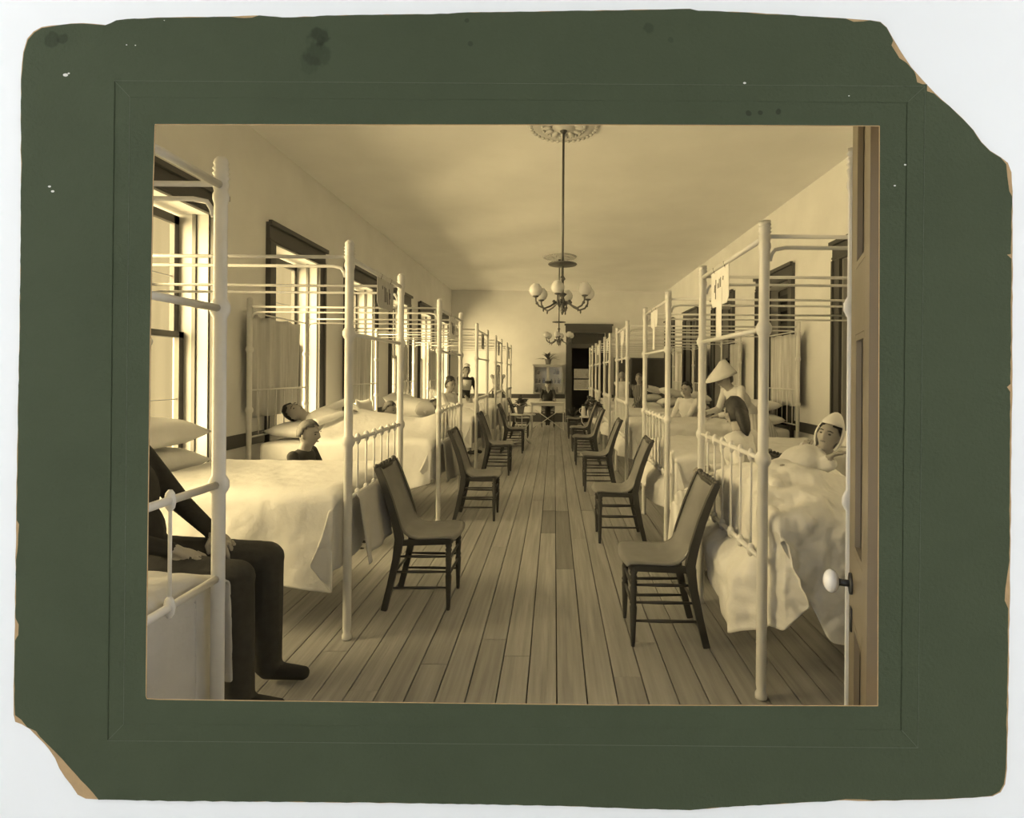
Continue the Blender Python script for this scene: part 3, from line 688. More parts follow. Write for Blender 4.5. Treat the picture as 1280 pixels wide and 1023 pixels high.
# ------------------------------------------------------------------ chairs
def make_chair():
    t = thing('side_chair', '', 'chair'); sp = [(-.215, 0), (-.18, .14), (-.145, .30), (-.128, .42), (-.15, .52), (-.185, .64), (-.225, .75), (-.262, .835)]
    for s in (-1, 1):
        y = s*.165
        bm = B()
        for k in range(len(sp)-1): pass
        w_ = [.017, .018, .021, .025, .022, .020, .018, .016]
        rings = []
        for k, (x, z) in enumerate(sp):
            d = V((sp[min(k+1, 7)][0]-sp[max(k-1, 0)][0], 0, sp[min(k+1, 7)][1]-sp[max(k-1, 0)][1])).normalized(); nrm = V((d.z, 0, -d.x))
            rings.append([bm.verts.new(V((x, y, z))+nrm*w_[k]*a+V((0, b*.013, 0))) for a, b in ((-1, -1), (-1, 1), (1, 1), (1, -1))])
        for k in range(7):
            for q in range(4): bm.faces.new((rings[k][q], rings[k][(q+1) % 4], rings[k+1][(q+1) % 4], rings[k+1][q]))
        bm.faces.new(rings[0][::-1]); bm.faces.new(rings[-1])
        obj('rear_leg', bm, M['chair'], t, False)
        prof = [(.010, 0), (.012, .02), (.015, .10), (.019, .20), (.015, .215), (.02, .225), (.015, .24), (.019, .30), (.015, .315), (.021, .33), (.015, .342), (.021, .355), (.015, .367), (.021, .38), (.018, .395), (.018, .408)]
        obj('front_leg', lathe(B(), (.16, y*.94, 0), prof, 10), M['chair'], t)
        obj('seat_rail', obox(B(), (.012, y*.97, .400), (.165, 0, .006), (0, .012, 0), (0, 0, .016)), M['chair'], t, False)
        for z, x0 in ((.13, -.185), (.225, -.16), (.315, -.142)):
            obj('rung', tube(B(), [(x0, y*.98, z), (.0, y*.96, z), (.16, y*.94, z)], [.006, .0095, .006], 7), M['chair'], t)
    for z in (.20, .29): obj('rung', tube(B(), [(.16, -.15, z), (.16, 0, z), (.16, .15, z)], [.006, .0095, .006], 7), M['chair'], t)
    obj('rung', tube(B(), [(-.165, -.155, .21), (-.165, .155, .21)], .008, 7), M['chair'], t)
    obj('front_rail', obox(B(), (.17, 0, .402), (.01, 0, 0), (0, .145, 0), (0, 0, .014)), M['chair'], t, False)
    pp = [(.205, .412), (.19, .427), (.14, .430), (.06, .424), (-.02, .420), (-.07, .428), (-.105, .452), (-.128, .495), (-.150, .56), (-.178, .64), (-.208, .72), (-.232, .78), (-.250, .825)]
    def f(u, v):
        k = u*(len(pp)-1); x = interp(range(len(pp)), [p[0] for p in pp], k); z = interp(range(len(pp)), [p[1] for p in pp], k)
        hw = interp([0, 2, 4, 6, 12], [.178, .182, .178, .158, .150], k); q = 2*v-1
        if k < 5: x += .02*(1-q*q)*(1 if k < 2 else .3)-.01*(k < 2); z -= .012*(1-q*q)*min(1, k/3)
        else: x -= .018*(1-q*q)
        return V((x, q*hw, z+.003))
    o = obj('seat_panel', grid(B(), 40, 11, f), M['chairseat'], t); solid(o, .009); o['label'] = 'lighter worn plywood seat and back'
    bm = B()
    for q in np.linspace(-.13, .13, 6): ball(bm, (-.258-.018*(1-(q/.15)**2)*.6, q, .838), (.013, .024, .018), 9, 6)
    obox(bm, (-.262, 0, .824), (.011, 0, 0), (0, .165, 0), (0, 0, .012))
    obj('crest_rail', bm, M['chair'], t)
    for s in (-1, 1): obj('finial', ball(B(), (-.268, s*.162, .842), (.018, .018, .017), 9, 6), M['chair'], t)
    return t
proto = make_chair()
chairs = [  # x, y, rz, label
    (-.775, 3.22, 0, 'dark side chair nearest on the left of the aisle'), (-.72, 5.06, 0, 'dark side chair second on the left, at foot of the sleeper\'s bed'),
    (-.775, 7.25, 0, 'dark side chair third on the left of the aisle'), (-.71, 9.2, 0, 'dark side chair fourth on the left, in front of the little white table'), (-.73, 11.35, 0, 'dark side chair farthest on the left, near the desk'),
    (.575, 2.83, PI, 'dark side chair nearest on the right of the aisle, seat facing left'), (.545, 4.45, PI, 'dark side chair second on the right of the aisle'),
    (.535, 6.32, PI, 'dark side chair third on the right of the aisle'), (.50, 8.1, PI, 'dark side chair fourth on the right, in front of the plant table'),
    (.50, 9.5, PI, 'dark side chair fifth on the right, before the little plant table'), (.48, 11.3, PI, 'dark side chair farthest on the right, near the back doorway'),
    (-1.80, 2.18, 0, 'dark side chair under the seated person in dark trousers'), (-1.84, 8.9, 0, 'side chair under the woman in white on the left'), (1.32, 3.66, PI, 'side chair under the woman with long dark hair'), (2.14, 8.0, PI+.5, 'side chair under the dark-haired patient in white gown'),
    (-.16, 13.62, -PI/2, 'side chair under the man at the desk')]
for i, (x, y, rz, lab) in enumerate(chairs):
    o = proto if i == 0 else dup(proto)
    o.location = (x, y, 0.001); o.rotation_euler = (0, 0, rz); o['label'] = lab; o['category'] = 'chair'; o['group'] = 'dark wooden side chairs'
# low stool for the boy
t = thing('low_stool', 'low dark stool under the boy in dark jacket', 'stool', (-2.08, 4.2, 0))
obj('seat', lathe(B(), (0, 0, 0), [(.13, .185), (.16, .19), (.165, .20), (.16, .21), (.02, .213)], 18), M['chair'], t)
for k in range(4): a = PI/4+k*PI/2; obj('leg', tube(B(), [(.15*math.cos(a), .15*math.sin(a), 0), (.10*math.cos(a), .10*math.sin(a), .187)], [.012, .016], 8), M['chair'], t)

st2 = dup(t); st2.location = (-2.19, 6.52, 0); st2['label'] = 'low dark stool under the boy leaning on an upright pillow'; st2.scale = (1, 1, 1.16)
# ------------------------------------------------------------------ chandeliers
def make_chandelier(label):
    zc = 2.16
    t = thing('chandelier', label, 'chandelier', (0, 0, H), 0, 'gas chandeliers')
    z = zc-H
    obj('rod', tube(B(), [(0, 0, -.06), (0, 0, z+.14)], .011, 8), M['brass'], t)
    bm = B(); lathe(bm, (0, 0, z+.145), [(.012, -.02), (.03, 0), (.012, .03)], 10); lathe(bm, (0, 0, -.04), [(.02, -.04), (.05, 0), (.055, .035)], 12); obj('rod_collar', bm, M['brass'], t)
    obj('smoke_disc', lathe(B(), (0, 0, z+.28), [(.012, -.012), (.135, 0), (.14, .006), (.135, .012), (.012, .022)], 24), M['brass'], t)
    bm = B(); lathe(bm, (0, 0, z-.10), [(.004, -.10), (.014, -.08), (.022, -.06), (.01, -.045), (.02, -.02), (.04, 0), (.03, .03), (.016, .07), (.03, .085), (.045, .10), (.016, .115), (.012, .25)], 12); obj('hub', bm, M['brass'], t)
    for k in range(6):
        a = k*PI/3+.35; d = V((math.cos(a), math.sin(a), 0)); e = lambda r, zz: d*r+V((0, 0, zz))
        bm = B(); tube(bm, [e(.02, z-.09), e(.07, z-.085), e(.12, z-.12), (e(.18, z-.145)), e(.235, z-.125), e(.265, z-.08), e(.268, z-.04)], [.012, .010, .009, .009, .009, .008, .007], 7)
        ball(bm, e(.085, z-.075), .016, 8, 6); ball(bm, e(.255, z-.10), .014, 8, 6); ball(bm, e(.19, z-.16), (.008, .008, .02), 8, 6)
        lathe(bm, e(.268, z-.04), [(.006, -.01), (.03, 0), (.028, .008)], 10)
        arm = obj('arm', bm, M['brass'], t)
        g = obj('globe', lathe(B(), e(.268, z+.018), [(.024, -.052), (.045, -.042), (.06, -.015), (.062, .01), (.053, .037), (.036, .055), (.034, .062), (.030, .062), (.02, .04)], 14), M['globe'], t)
        g['label'] = 'white opal glass globe'
    return t
c1 = make_chandelier('brass gas chandelier with white globes hanging nearest from the ceiling'); c1.location = (.07, 4.98, H)
c2 = dup(c1); c2.location = (.085, 10.6, H); c2['label'] = 'farther brass gas chandelier, above the desk and plant'
def make_rose(label):
    t = thing('ceiling_rose', label, 'ceiling rose', (0, 0, H), 0, 'plaster ceiling roses')
    obj('disc', lathe(B(), (0, 0, 0), [(.03, -.06), (.06, -.05), (.10, -.022), (.22, -.018), (.25, -.03), (.28, -.018), (.34, -.012), (.35, -.0005)], 40), M['stucco'], t)
    for k in range(12):
        a = k*PI/6; bm = B(); d = V((math.cos(a), math.sin(a), 0)); n_ = V((-math.sin(a), math.cos(a), 0))
        ball(bm, d*.165+V((0, 0, -.026)), (.055, .028, .02), 9, 6, (d, n_, V((0, 0, 1)))); ball(bm, d*.20+n_*.03+V((0, 0, -.028)), .016, 7, 5); ball(bm, d*.20-n_*.03+V((0, 0, -.028)), .016, 7, 5)
        obj('acanthus', bm, M['stucco'], t)
    bm = B()
    for k in range(36): a = k*PI/18; ball(bm, (.315*math.cos(a), .315*math.sin(a), -.02), (.02, .02, .012), 7, 5)
    obj('beading', bm, M['stucco'], t)
    return t
r1 = make_rose('ornate plaster ceiling rose above the nearest chandelier'); r1.location = (.07, 4.98, H-.0005)
r2 = dup(r1); r2.location = (.085, 10.6, H-.0005); r2['label'] = 'ornate plaster ceiling rose above the farther chandelier'

# ------------------------------------------------------------------ far end: desk, cabinet, plants, tables, screen
t = thing('desk', 'narrow white table with crossed legs where the man sits', 'desk', (-.16, 12.95, 0))
obj('table_top', box(B(), (-.42, -.22, .655), (.42, .22, .685), .006), M['enamel'], t, False)
obj('apron', box(B(), (-.39, -.20, .60), (.39, -.185, .655)), M['enamel'], t, False)
for sx in (-1, 1):
    for sy in (-1, 1): obj('leg', box(B(), (sx*.39-.014, sy*.19-.014, 0), (sx*.39+.014, sy*.19+.014, .655)), M['enamel'], t, False)
obj('brace', tube(B(), [(-.36, -.19, .04), (.30, -.19, .50)], .011, 6), M['enamel'], t); obj('brace', tube(B(), [(.36, -.168, .04), (-.30, -.168, .50)], .011, 6), M['enamel'], t)
b_ = box(B(), (-.15, -.1, 0), (.15, .1, .012)); o = obj('open_book', b_, M['paper2'], None, False, (-.18, 12.93, .6855)); tag(o, 'pale open register lying on the desk in front of the man', 'book')
t = thing('medicine_cabinet', 'glass-fronted medicine cabinet on back wall behind the man', 'cabinet', (-.18, D-.0, .82))
cw, ch, cd = .42, .80, .24
f = B(); box(f, (-cw, -cd, 0), (-cw+.03, -.002, ch)); box(f, (cw-.03, -cd, 0), (cw, -.002, ch)); box(f, (-cw, -cd, 0), (cw, -.002, .03)); box(f, (-cw-.02, -cd-.02, ch), (cw+.02, -.002, ch+.035)); obj('case', f, M['cabinet'], t, False)
obj('back_panel', box(B(), (-cw+.03, -.02, .03), (cw-.03, -.005, ch)), M['cabin'], t, False)
for z in (.28, .54): obj('shelf', box(B(), (-cw+.031, -cd+.02, z), (cw-.031, -.021, z+.012)), M['cabin'], t, False)
for s in (-1, 1):
    f = B(); x0, x1 = (-cw+.004, -.002) if s < 0 else (.002, cw-.004)
    box(f, (x0, -cd-.02, .005), (x0+.035, -cd-.001, ch-.005)); box(f, (x1-.035, -cd-.02, .005), (x1, -cd-.001, ch-.005)); box(f, (x0, -cd-.02, .005), (x1, -cd-.001, .04)); box(f, (x0, -cd-.02, ch-.04), (x1, -cd-.001, ch-.005))
    dd = obj('door', f, M['cabinet'], t, False); obj('pane', box(B(), (x0+.03, -cd-.012, .035), (x1-.03, -cd-.009, ch-.035)), M['case_glass'], dd, False)
    obj('knob', ball(B(), (-.02 if s < 0 else .02, -cd-.03, .4), .010, 8, 6), M['brass'], dd)
bp = lathe(B(), (0, 0, 0), [(.028, 0), (.032, .01), (.032, .09), (.012, .115), (.012, .14), (.016, .145), (.016, .155)], 10)
bo = None; nth = ['first', 'second', 'third', 'fourth', 'fifth', 'sixth']
for sh, z, row in (('bottom', .8505, (-.3, -.2, .14, .26)), ('middle', 1.1125, (-.32, -.24, -.12, .1, .2, .31)), ('top', 1.3725, (-.28, .18, .29))):
    for kk, x in enumerate(row):
        if bo is None: bo = obj('bottle', bp, M['bottle']); o = bo
        else: o = bo.copy(); C.objects.link(o)
        o.location = (-.18+x, D-.13, z); k = random.uniform(.8, 1.05); o.scale = (1, 1, k)
        tag(o, '%s dark medicine bottle from the left on the %s shelf of the glass-fronted cabinet' % (nth[kk], sh), 'bottle', 'bottles in the medicine cabinet')
def leaf_bm(bm, base, d, ln, wd, droop):
    side = d.cross(V((0, 0, 1))); side = side.normalized() if side.length > .01 else V((1, 0, 0)); prev = None
    for k in range(6):
        u = k/5; p = V(base)+d*ln*u+V((0, 0, -droop*ln*u*u)); h = wd*math.sin(PI*min(.98, .12+.86*u))
        a, b, c = bm.verts.new(p-side*h), bm.verts.new(p+V((0, 0, -.15*h))), bm.verts.new(p+side*h)
        if prev: bm.faces.new((prev[0], prev[1], b, a)); bm.faces.new((prev[1], prev[2], c, b))
        prev = (a, b, c)
def plant(label, loc, n_, ln, wd, pot, kind, pr=.09, ph=.15):
    t = thing('potted_plant', label, 'plant', loc)
    obj('pot', lathe(B(), (0, 0, 0), [(pr*.7, 0), (pr*.75, .01), (pr*.95, ph-.03), (pr*1.08, ph-.028), (pr*1.08, ph), (pr*.95, ph), (pr*.9, ph-.02)], 16), M[pot], t)
    rr = random.Random(n_+int(loc[1]*10))
    for k in range(n_):
        a = k*2.39996; el = rr.uniform(.35, 1.3) if kind == 'spike' else rr.uniform(.1, 1.45)
        d = V((math.cos(a)*math.cos(el), math.sin(a)*math.cos(el)*(.3 if loc[1] > 14 else 1), math.sin(el))); bm = B(); l = ln*rr.uniform(.7, 1.05)
        if kind == 'spike': leaf_bm(bm, (0, 0, ph-.02), d, l, wd, .35)
        else:
            e = d*l*.75; tube(bm, [(0, 0, ph-.02), e*.5+V((0, 0, ph)), e+V((0, 0, ph-.03))], .003, 5)
            for q in range(4):
                dd = (d+V((rr.uniform(-1, 1), rr.uniform(-1, 1), rr.uniform(-.4, .6)))*.8).normalized(); leaf_bm(bm, e*(.55+.15*q)+V((0, 0, ph-.02)), dd, l*.38, wd, .5)
        o = obj('leaf' if kind == 'spike' else 'stem', bm, M['leaf'], t); solid(o, .0015)
    return t
plant('spiky potted plant on top of the medicine cabinet', (-.18, D-.15, .82+ch+.0355), 26, .40, .034, 'pot', 'spike')
def iron_table(label, loc, r=.23, h=.52):
    t = thing('side_table', label, 'table', loc)
    obj('table_top', lathe(B(), (0, 0, 0), [(.02, h-.025), (r-.01, h-.022), (r, h-.015), (r, h-.004), (r-.008, h)], 24), M['enamel'], t)
    for k in range(3):
        a = k*2*PI/3+PI/6; d = V((math.cos(a), math.sin(a), 0)); P2 = lambda q, z: d*q+V((0, 0, z))
        bm = B(); tube(bm, [P2(.20, .0), P2(.14, .03), P2(.07, .12), P2(.045, .24), P2(.09, .35), P2(.17, .44), P2(.18, h-.026)], .011, 7); obj('leg', bm, M['enamel'], t)
    obj('collar', lathe(B(), (0, 0, .22), [(.03, -.01), (.052, 0), (.03, .02)], 12), M['enamel'], t)
    return t
iron_table('little white iron table with a plant left of the aisle, near the desk', (-.62, 10.2, 0), .26, .60)
plant('leafy potted plant on the white table left of the aisle', (-.66, 10.2, .601), 16, .26, .045, 'pot', 'bush', .08, .16)
iron_table('little white iron table with a pail right of the aisle', (.70, 10.25, 0), .2, .56)
plant('leafy plant in grey pail on the white table right of the aisle', (.765, 10.25, .561), 20, .26, .045, 'bucket', 'bush', .115, .20)
t = thing('water_jug', 'white jug beside the pail on right-hand white table', 'jug', (.575, 10.17, .561))
obj('body', lathe(B(), (0, 0, 0), [(.03, 0), (.045, .02), (.05, .09), (.034, .17), (.036, .20), (.03, .20)], 14), M['porcelain'], t)
obj('handle', tube(B(), [(-.036, 0, .17), (-.075, 0, .15), (-.08, 0, .09), (-.047, 0, .06)], .007, 6), M['porcelain'], t)
plant('fern drooping beside the back doorway, behind the right-hand table', (.42, 12.0, .0), 26, .42, .03, 'pot', 'spike', .14, .42)
t = thing('folding_screen', 'dark folding screen standing against the back wall by the doorway', 'screen', (2.4, 14.75, 0))
for k in range(3):
    x0, x1 = -.72+k*.48, -.72+(k+1)*.48; y0, y1 = (.08, -.06) if k % 2 == 0 else (-.06, .08)
    p0, p1 = V((x0+.006, y0, 0)), V((x1-.006, y1, 0)); d = (p1-p0); ln = d.length; d.normalize(); n_ = V((-d.y, d.x, 0)); mid = (p0+p1)/2
    f = B()
    for q in (.02, ln-.02): obox(f, p0+d*q+V((0, 0, .93)), d*.02, n_*.012, V((0, 0, .93)))
    for z in (.12, 1.84): obox(f, mid+V((0, 0, z)), d*(ln/2-.04), n_*.012, V((0, 0, .02)))
    pf = obj('panel_frame', f, M['casing'], t, False)
    obj('panel_cloth', obox(B(), mid+V((0, 0, .98)), d*(ln/2-.04), n_*.004, V((0, 0, .84))), M['screen'], pf, False)

# ------------------------------------------------------------------ people
X_, Y_, Z_ = V((1, 0, 0)), V((0, 1, 0)), V((0, 0, 1))
def head_into(bm, c, f, r, u, k):
    """a head with brow, nose, cheeks, chin and ears; f faces forward."""
    tmp = B(); bmesh.ops.create_uvsphere(tmp, u_segments=28, v_segments=20, radius=1)
    vm = {}
    for v in tmp.verts:
        x, y, z = v.co                          # x right, y forward, z up
        px, py, pz = x*.074, y*.094, z*.116
        if z < 0:
            tpr = 1-.30*(-z)**1.3; px *= tpr; py *= (1-.12*(-z)) if y > 0 else 1-.35*(-z)
        if y > 0:
            gx = lambda cx, cz, sx, sz: math.exp(-((px-cx)/sx)**2-((pz-cz)/sz)**2)
            py += .026*gx(0, -.022, .013, .020) + .012*gx(0, .005, .009, .026)
            py -= .013*(gx(.032, .006, .016, .013)+gx(-.032, .006, .016, .013))
            py += .006*gx(0, .032, .05, .012) + .006*gx(0, -.066, .022, .007) + .012*gx(0, -.100, .024, .016)
            py -= .004*gx(0, -.058, .025, .004)
        vm[v.index] = bm.verts.new(c + (r*px + f*py + u*pz)*k)
    for fc in tmp.faces: bm.faces.new([vm[v.index] for v in fc.verts])
    tmp.free()
    for s in (-1, 1): ball(bm, c+(r*s*.076-f*.006-u*.008)*k, (.012*k, .020*k, .032*k), 8, 6, (r, f, u))
def unit_(v): v = V(v); return v.normalized()
def person(label, hip, ut, ft, thigh, shin, k=1.0, face=None, up=None, hands=None, top='gown', bottom='black', hair='hair', style='short', shoes='black', sw=.165, legw=1.0, base_z=0, voxel=.009, sleeve='top', extra=None):
    hip = V(hip); ut = unit_(ut); ft = V(ft); ft = (ft-ut*ft.dot(ut)).normalized(); rt = ft.cross(ut)
    t = thing('person', label, 'person', (hip.x, hip.y, base_z))
    inv = Matrix.Translation(-V(t.location))
    bm = B(); segs = []                     # (p0, p1, radius, material index): 0 skin, 1 top, 2 bottom, 3 shoes
    def ell(c, rad, ax, mi): ball(bm, c, [q*k for q in rad], 16, 12, ax); segs.append((c, c, min(rad)*k, mi))
    def lim(p, q, a, b, mi):
        n_ = 5; tube(bm, [p.lerp(q, i/(n_-1)) for i in range(n_)], [(a+(b-a)*i/(n_-1))*k for i in range(n_)], 12); ball(bm, p, a*k, 12, 8); ball(bm, q, b*k, 12, 8); segs.append((p, q, (a+b)/2*k, mi))
    P = lambda a, b=0, c=0: hip+(ut*a+ft*b+rt*c)*k
    ax = (rt, ft, ut)
    ell(P(.02), (.165, .115, .11), ax, 1); ell(P(.16, .005), (.14, .10, .15), ax, 1); ell(P(.33, .01), (.16, .115, .17), ax, 1); ell(P(.44, .0), (sw+.005, .085, .075), ax, 1)
    segs.append((P(.05), P(.40), .12*k, 1))
    lim(P(.46), P(.56, .015), .058, .052, 0)
    f = unit_(face) if face is not None else ft
    u = V(up) if up is not None else ut
    u = (u-f*f.dot(u)).normalized(); r = f.cross(u)
    hc = P(.542, .012)+(u*.105+f*.02)*k
    head_into(bm, hc, f, r, u, k); segs.append((hc-u*.05*k, hc+u*.03*k, .085*k, 0)); segs.append((hc, P(.56), .05*k, 0))
    tl = thigh if isinstance(thigh, list) else [thigh, thigh]; sl = shin if isinstance(shin, list) else [shin, shin]
    for s, th, sh in ((-1, tl[0], sl[0]), (1, tl[1], sl[1])):
        h = P(.0, 0, s*.085); kn = h+unit_(th)*.43*k; an = kn+unit_(sh)*.44*k
        lim(h, kn, .085*legw, .058*legw, 2); lim(kn, an, .056*legw, .038*(legw*1.6-.6), 2)
        tdir = ft if abs(unit_(sh).z) > .6 else Z_
        if abs(unit_(sh).z) > .6 and abs(tdir.z) > .5: tdir = unit_(V((thigh[0] if not isinstance(thigh, list) else th[0], th[1], 0)))
        tdir = V((tdir.x, tdir.y, 0)).normalized() if abs(unit_(sh).z) > .6 and V((tdir.x, tdir.y, 0)).length > .05 else tdir
        dn = unit_(sh)*.045*k
        lim(an+dn*.7, an+dn+tdir*.15*k, .038, .028, 3)
    fing = []
    for s in (-1, 1):
        sh = P(.468, -.005, s*sw); tg = V(hands[0 if s < 0 else 1]) if hands else P(.02, .14, s*.2)
        a_, b_ = .28*k, .25*k; dvv = tg-sh; L_ = min(dvv.length, (a_+b_)*.995); dd = dvv.normalized()
        q = (a_*a_-b_*b_+L_*L_)/(2*L_); hh = math.sqrt(max(0, a_*a_-q*q))
        bias = (-ut*.7 + rt*s*.6 - ft*.35) if ut.z > .3 else (rt*s + ft*.25); bias = (bias-dd*bias.dot(dd)).normalized()
        el = sh+dd*q+bias*hh; wr = sh+dd*L_
        mi = 1
        lim(sh, el, .050, .041, mi); lim(el, el.lerp(wr, .94), .041, .030, mi if sleeve == 'top' else 0)
        hd = (wr-el).normalized(); pn = V((0, 0, -1)); pn = (pn-hd*pn.dot(hd)); pn = pn.normalized() if pn.length > .1 else ft
        sd = hd.cross(pn)*(1 if s > 0 else -1)       # towards the thumb side
        pc = wr+hd*.045*k
        lim(el.lerp(wr, .93), wr+hd*.01*k, .026, .024, 0)
        ball(bm, pc, (.050*k, .016*k, .040*k), 12, 8, (hd, pn, sd)); segs.append((wr, pc+hd*.03*k, .03*k, 0))
        for j, (off, ln) in enumerate(((.029, .066), (.010, .074), (-.010, .069), (-.028, .054))):
            p0 = pc+(hd*.030+sd*off)*k; dcur = (hd+sd*off*2.0).normalized(); pts = [p0]
            for m_ in range(3):
                ang = (.22, .42, .40)[m_]; dcur = (dcur*math.cos(ang)+pn*math.sin(ang)).normalized(); pts.append(pts[-1]+dcur*ln*k*(.44, .32, .26)[m_])
            fing.append((pts, [.0088*k, .0083*k, .0075*k, .006*k]))
        p0 = pc+(hd*-.018+sd*.028)*k; d0 = (hd*.75+sd*.8+pn*.25).normalized(); d1 = (hd*.95+sd*.25+pn*.4).normalized()
        fing.append(([p0, p0+d0*.038*k, p0+d0*.038*k+d1*.032*k], [.0105*k, .0095*k, .007*k]))
    me = bpy.data.meshes.new('body'); bm.to_mesh(me); bm.free()
    tmp = bpy.data.objects.new('tmp', me); C.objects.link(tmp)
    md = tmp.modifiers.new('r', 'REMESH'); md.mode = 'VOXEL'; md.voxel_size = voxel*max(.8, k)
    sm = tmp.modifiers.new('s', 'SMOOTH'); sm.iterations = 2; sm.factor = .4
    dg = bpy.context.evaluated_depsgraph_get(); me2 = bpy.data.meshes.new_from_object(tmp.evaluated_get(dg)); me2.name = 'body'
    bpy.data.objects.remove(tmp)
    nfc = len(me2.polygons); cen = np.empty(nfc*3); me2.polygons.foreach_get('center', cen); cen = cen.reshape(-1, 3)
    best = np.full(nfc, 1e9); mi = np.zeros(nfc, dtype=np.int32)
    for p, q, rad, m_ in segs:
        p, q = np.array(p), np.array(q); d = q-p; dn = d.dot(d)
        tt = np.clip(((cen-p)@d)/dn, 0, 1)[:, None] if dn > 1e-9 else np.zeros((nfc, 1))
        ds = np.linalg.norm(cen-(p+tt*d), axis=1)-rad; ok = ds < best; best[ok] = ds[ok]; mi[ok] = m_
    me2.materials.clear()
    for m_ in (M['skin'], M[top], M[bottom], M[shoes]): me2.materials.append(m_)
    me2.polygons.foreach_set('material_index', mi)
    fb_ = B(); fb_.from_mesh(me2)
    for pts, rr in fing:
        n0 = len(fb_.faces); tube(fb_, pts, rr, 6); ball(fb_, pts[-1], rr[-1], 6, 4)
    fb_.to_mesh(me2); fb_.free()
    mi2 = np.zeros(len(me2.polygons), dtype=np.int32); mi2[:nfc] = mi; me2.polygons.foreach_set('material_index', mi2)
    me2.polygons.foreach_set('use_smooth', np.ones(len(me2.polygons), dtype=bool))
    body = bpy.data.objects.new('body', me2); C.objects.link(body); body.parent = t; body.matrix_parent_inverse = inv
    def child(name, b2, m_, lab=None, sol=0):
        o = obj(name, b2, M[m_] if isinstance(m_, str) else m_, t); o.matrix_parent_inverse = inv
        if lab: o['label'] = lab
        if sol: solid(o, sol)
        return o
    Hh = lambda x, y, z: hc+(r*x+f*y+u*z)*k
    for s in (-1, 1): child('eye', ball(B(), Hh(s*.031, .082, .006), (.011*k, .006*k, .006*k), 8, 6, (r, f, u)), 'eye')
    child('mouth', ball(B(), Hh(0, .090, -.058), (.022*k, .006*k, .006*k), 8, 6, (r, f, u)), 'lips')
    b2 = B()
    for s in (-1, 1): tube(b2, [Hh(s*.015, .0985, .027), Hh(s*.033, .096, .031), Hh(s*.052, .082, .024)], [.003*k, .004*k, .003*k], 5)
    child('eyebrows', b2, hair)
    # hair: a shell over the skull that leaves the face free
    if style:
        b2 = B(); bmesh.ops.create_uvsphere(b2, u_segments=24, v_segments=16, radius=1); kill = []
        for v in b2.verts:
            x, y, z = v.co
            lowz = -.35 if style == 'short' else -.62
            if (y > .25 and z < .50+.25*(y-.5)) or z < lowz or (y > -.05 and z < -.05): kill.append(v)
            n_ = 1+.05*noise2(x*3, z*3+y*2, 2.0)
            v.co = Hh(x*.0825*n_, y*.1015*n_-.002, z*.1255*n_+.003)
        bmesh.ops.delete(b2, geom=kill, context='VERTS')
        o = child('hair', b2, hair, None, .012*k)
        if style == 'bun': child('hair_bun', ball(B(), Hh(0, -.10, .06), (.045*k, .045*k, .045*k), 12, 8), hair)
        if style == 'updo': child('hair_bun', ball(B(), Hh(0, -.02, .115), (.075*k, .075*k, .045*k), 12, 8, (r, f, u)), hair)
        if style == 'long':
            b2 = B(); tube(b2, [Hh(0, -.045, .03), Hh(0, -.075, -.03), Hh(0, -.09, -.09), Hh(0, -.10, -.15), Hh(0, -.10, -.19)], [.06*k, .07*k, .062*k, .045*k, .015*k], 12, True, .7); child('hair_fall', b2, hair)
    return t, child, Hh, P, (f, r, u)
def skirt(child, name, rings, m_, seg=40, pleat=.05, lab=None):
    b2 = B(); rr = []
    for i, (c, ax, ay) in enumerate(rings):
        c, ax, ay = V(c), V(ax), V(ay); q = i/(len(rings)-1)
        rr.append([b2.verts.new(c+(ax*math.cos(2*PI*j/seg)+ay*math.sin(2*PI*j/seg))*(1+pleat*q*math.cos(2*PI*j*10/seg))) for j in range(seg)])
    for i in range(len(rr)-1):
        for j in range(seg): b2.faces.new((rr[i][j], rr[i][(j+1) % seg], rr[i+1][(j+1) % seg], rr[i+1][j]))
    return child(name, b2, m_, lab, .004)
DN = V((0, 0, -1))
# 1 seated in the gap between the first two left beds, mostly cut off by the opening
t, ch_, Hh, P, fr = person('person in dark jacket and trousers seated at left edge behind the bunched bedding', (-1.74, 2.2, .555), (-.34, 0, 1), X_, [(1, .10, -.0), (1, -.02, -.0)], [(.03, 0, -1), (.05, 0, -1)], 1.05, face=(.6, .8, -.05),
    hands=[(-1.50, 2.30, .68), (-1.52, 2.08, .68)], top='black', bottom='suit', hair='hair', sw=.18, legw=1.3)
# 2 sleeper in the third left bed
person('dark-haired patient lying asleep on a white pillow, third left bed', (-2.04, 5.4, .865), (-1, 0, .10), (0.0, -.35, 1), (1, 0, -.02), (1, 0, -.03), 1.0, face=(.30, -.55, .72), up=(-1, 0, .15), hands=[(-2.1, 5.60, .985), (-2.12, 5.22, .985)], top='gown', bottom='gown', shoes='skin', base_z=.73, style='short')
# 3 boy in profile
person('boy in dark jacket sitting in profile beside the smooth bedspread', (-2.09, 4.2, .32), (.16, 0, 1), X_, (1, 0, .25), (.15, 0, -1), .90, face=(1, -.12, -.05), sw=.175, hands=[(-1.75, 4.3, .50), (-1.75, 4.1, .50)], top='suit', bottom='suit', hair='hairbrown', style='short')
# 4 seated against an upright pillow
person('boy in dark jacket seated in profile against an upright pillow', (-2.14, 6.55, .36), (.06, 0, 1), X_, (1, 0, .15), (.1, 0, -1), .88, face=(1, -.25, -.15), hands=[(-1.82, 6.66, .50), (-1.82, 6.44, .50)], top='suit', bottom='suit', hair='hairbrown')
pillow('white pillow standing upright behind the boy in profile', (-2.335, 6.47, .665), .41, .25, .14, (0, PI/2-.1, 0), 'linen')
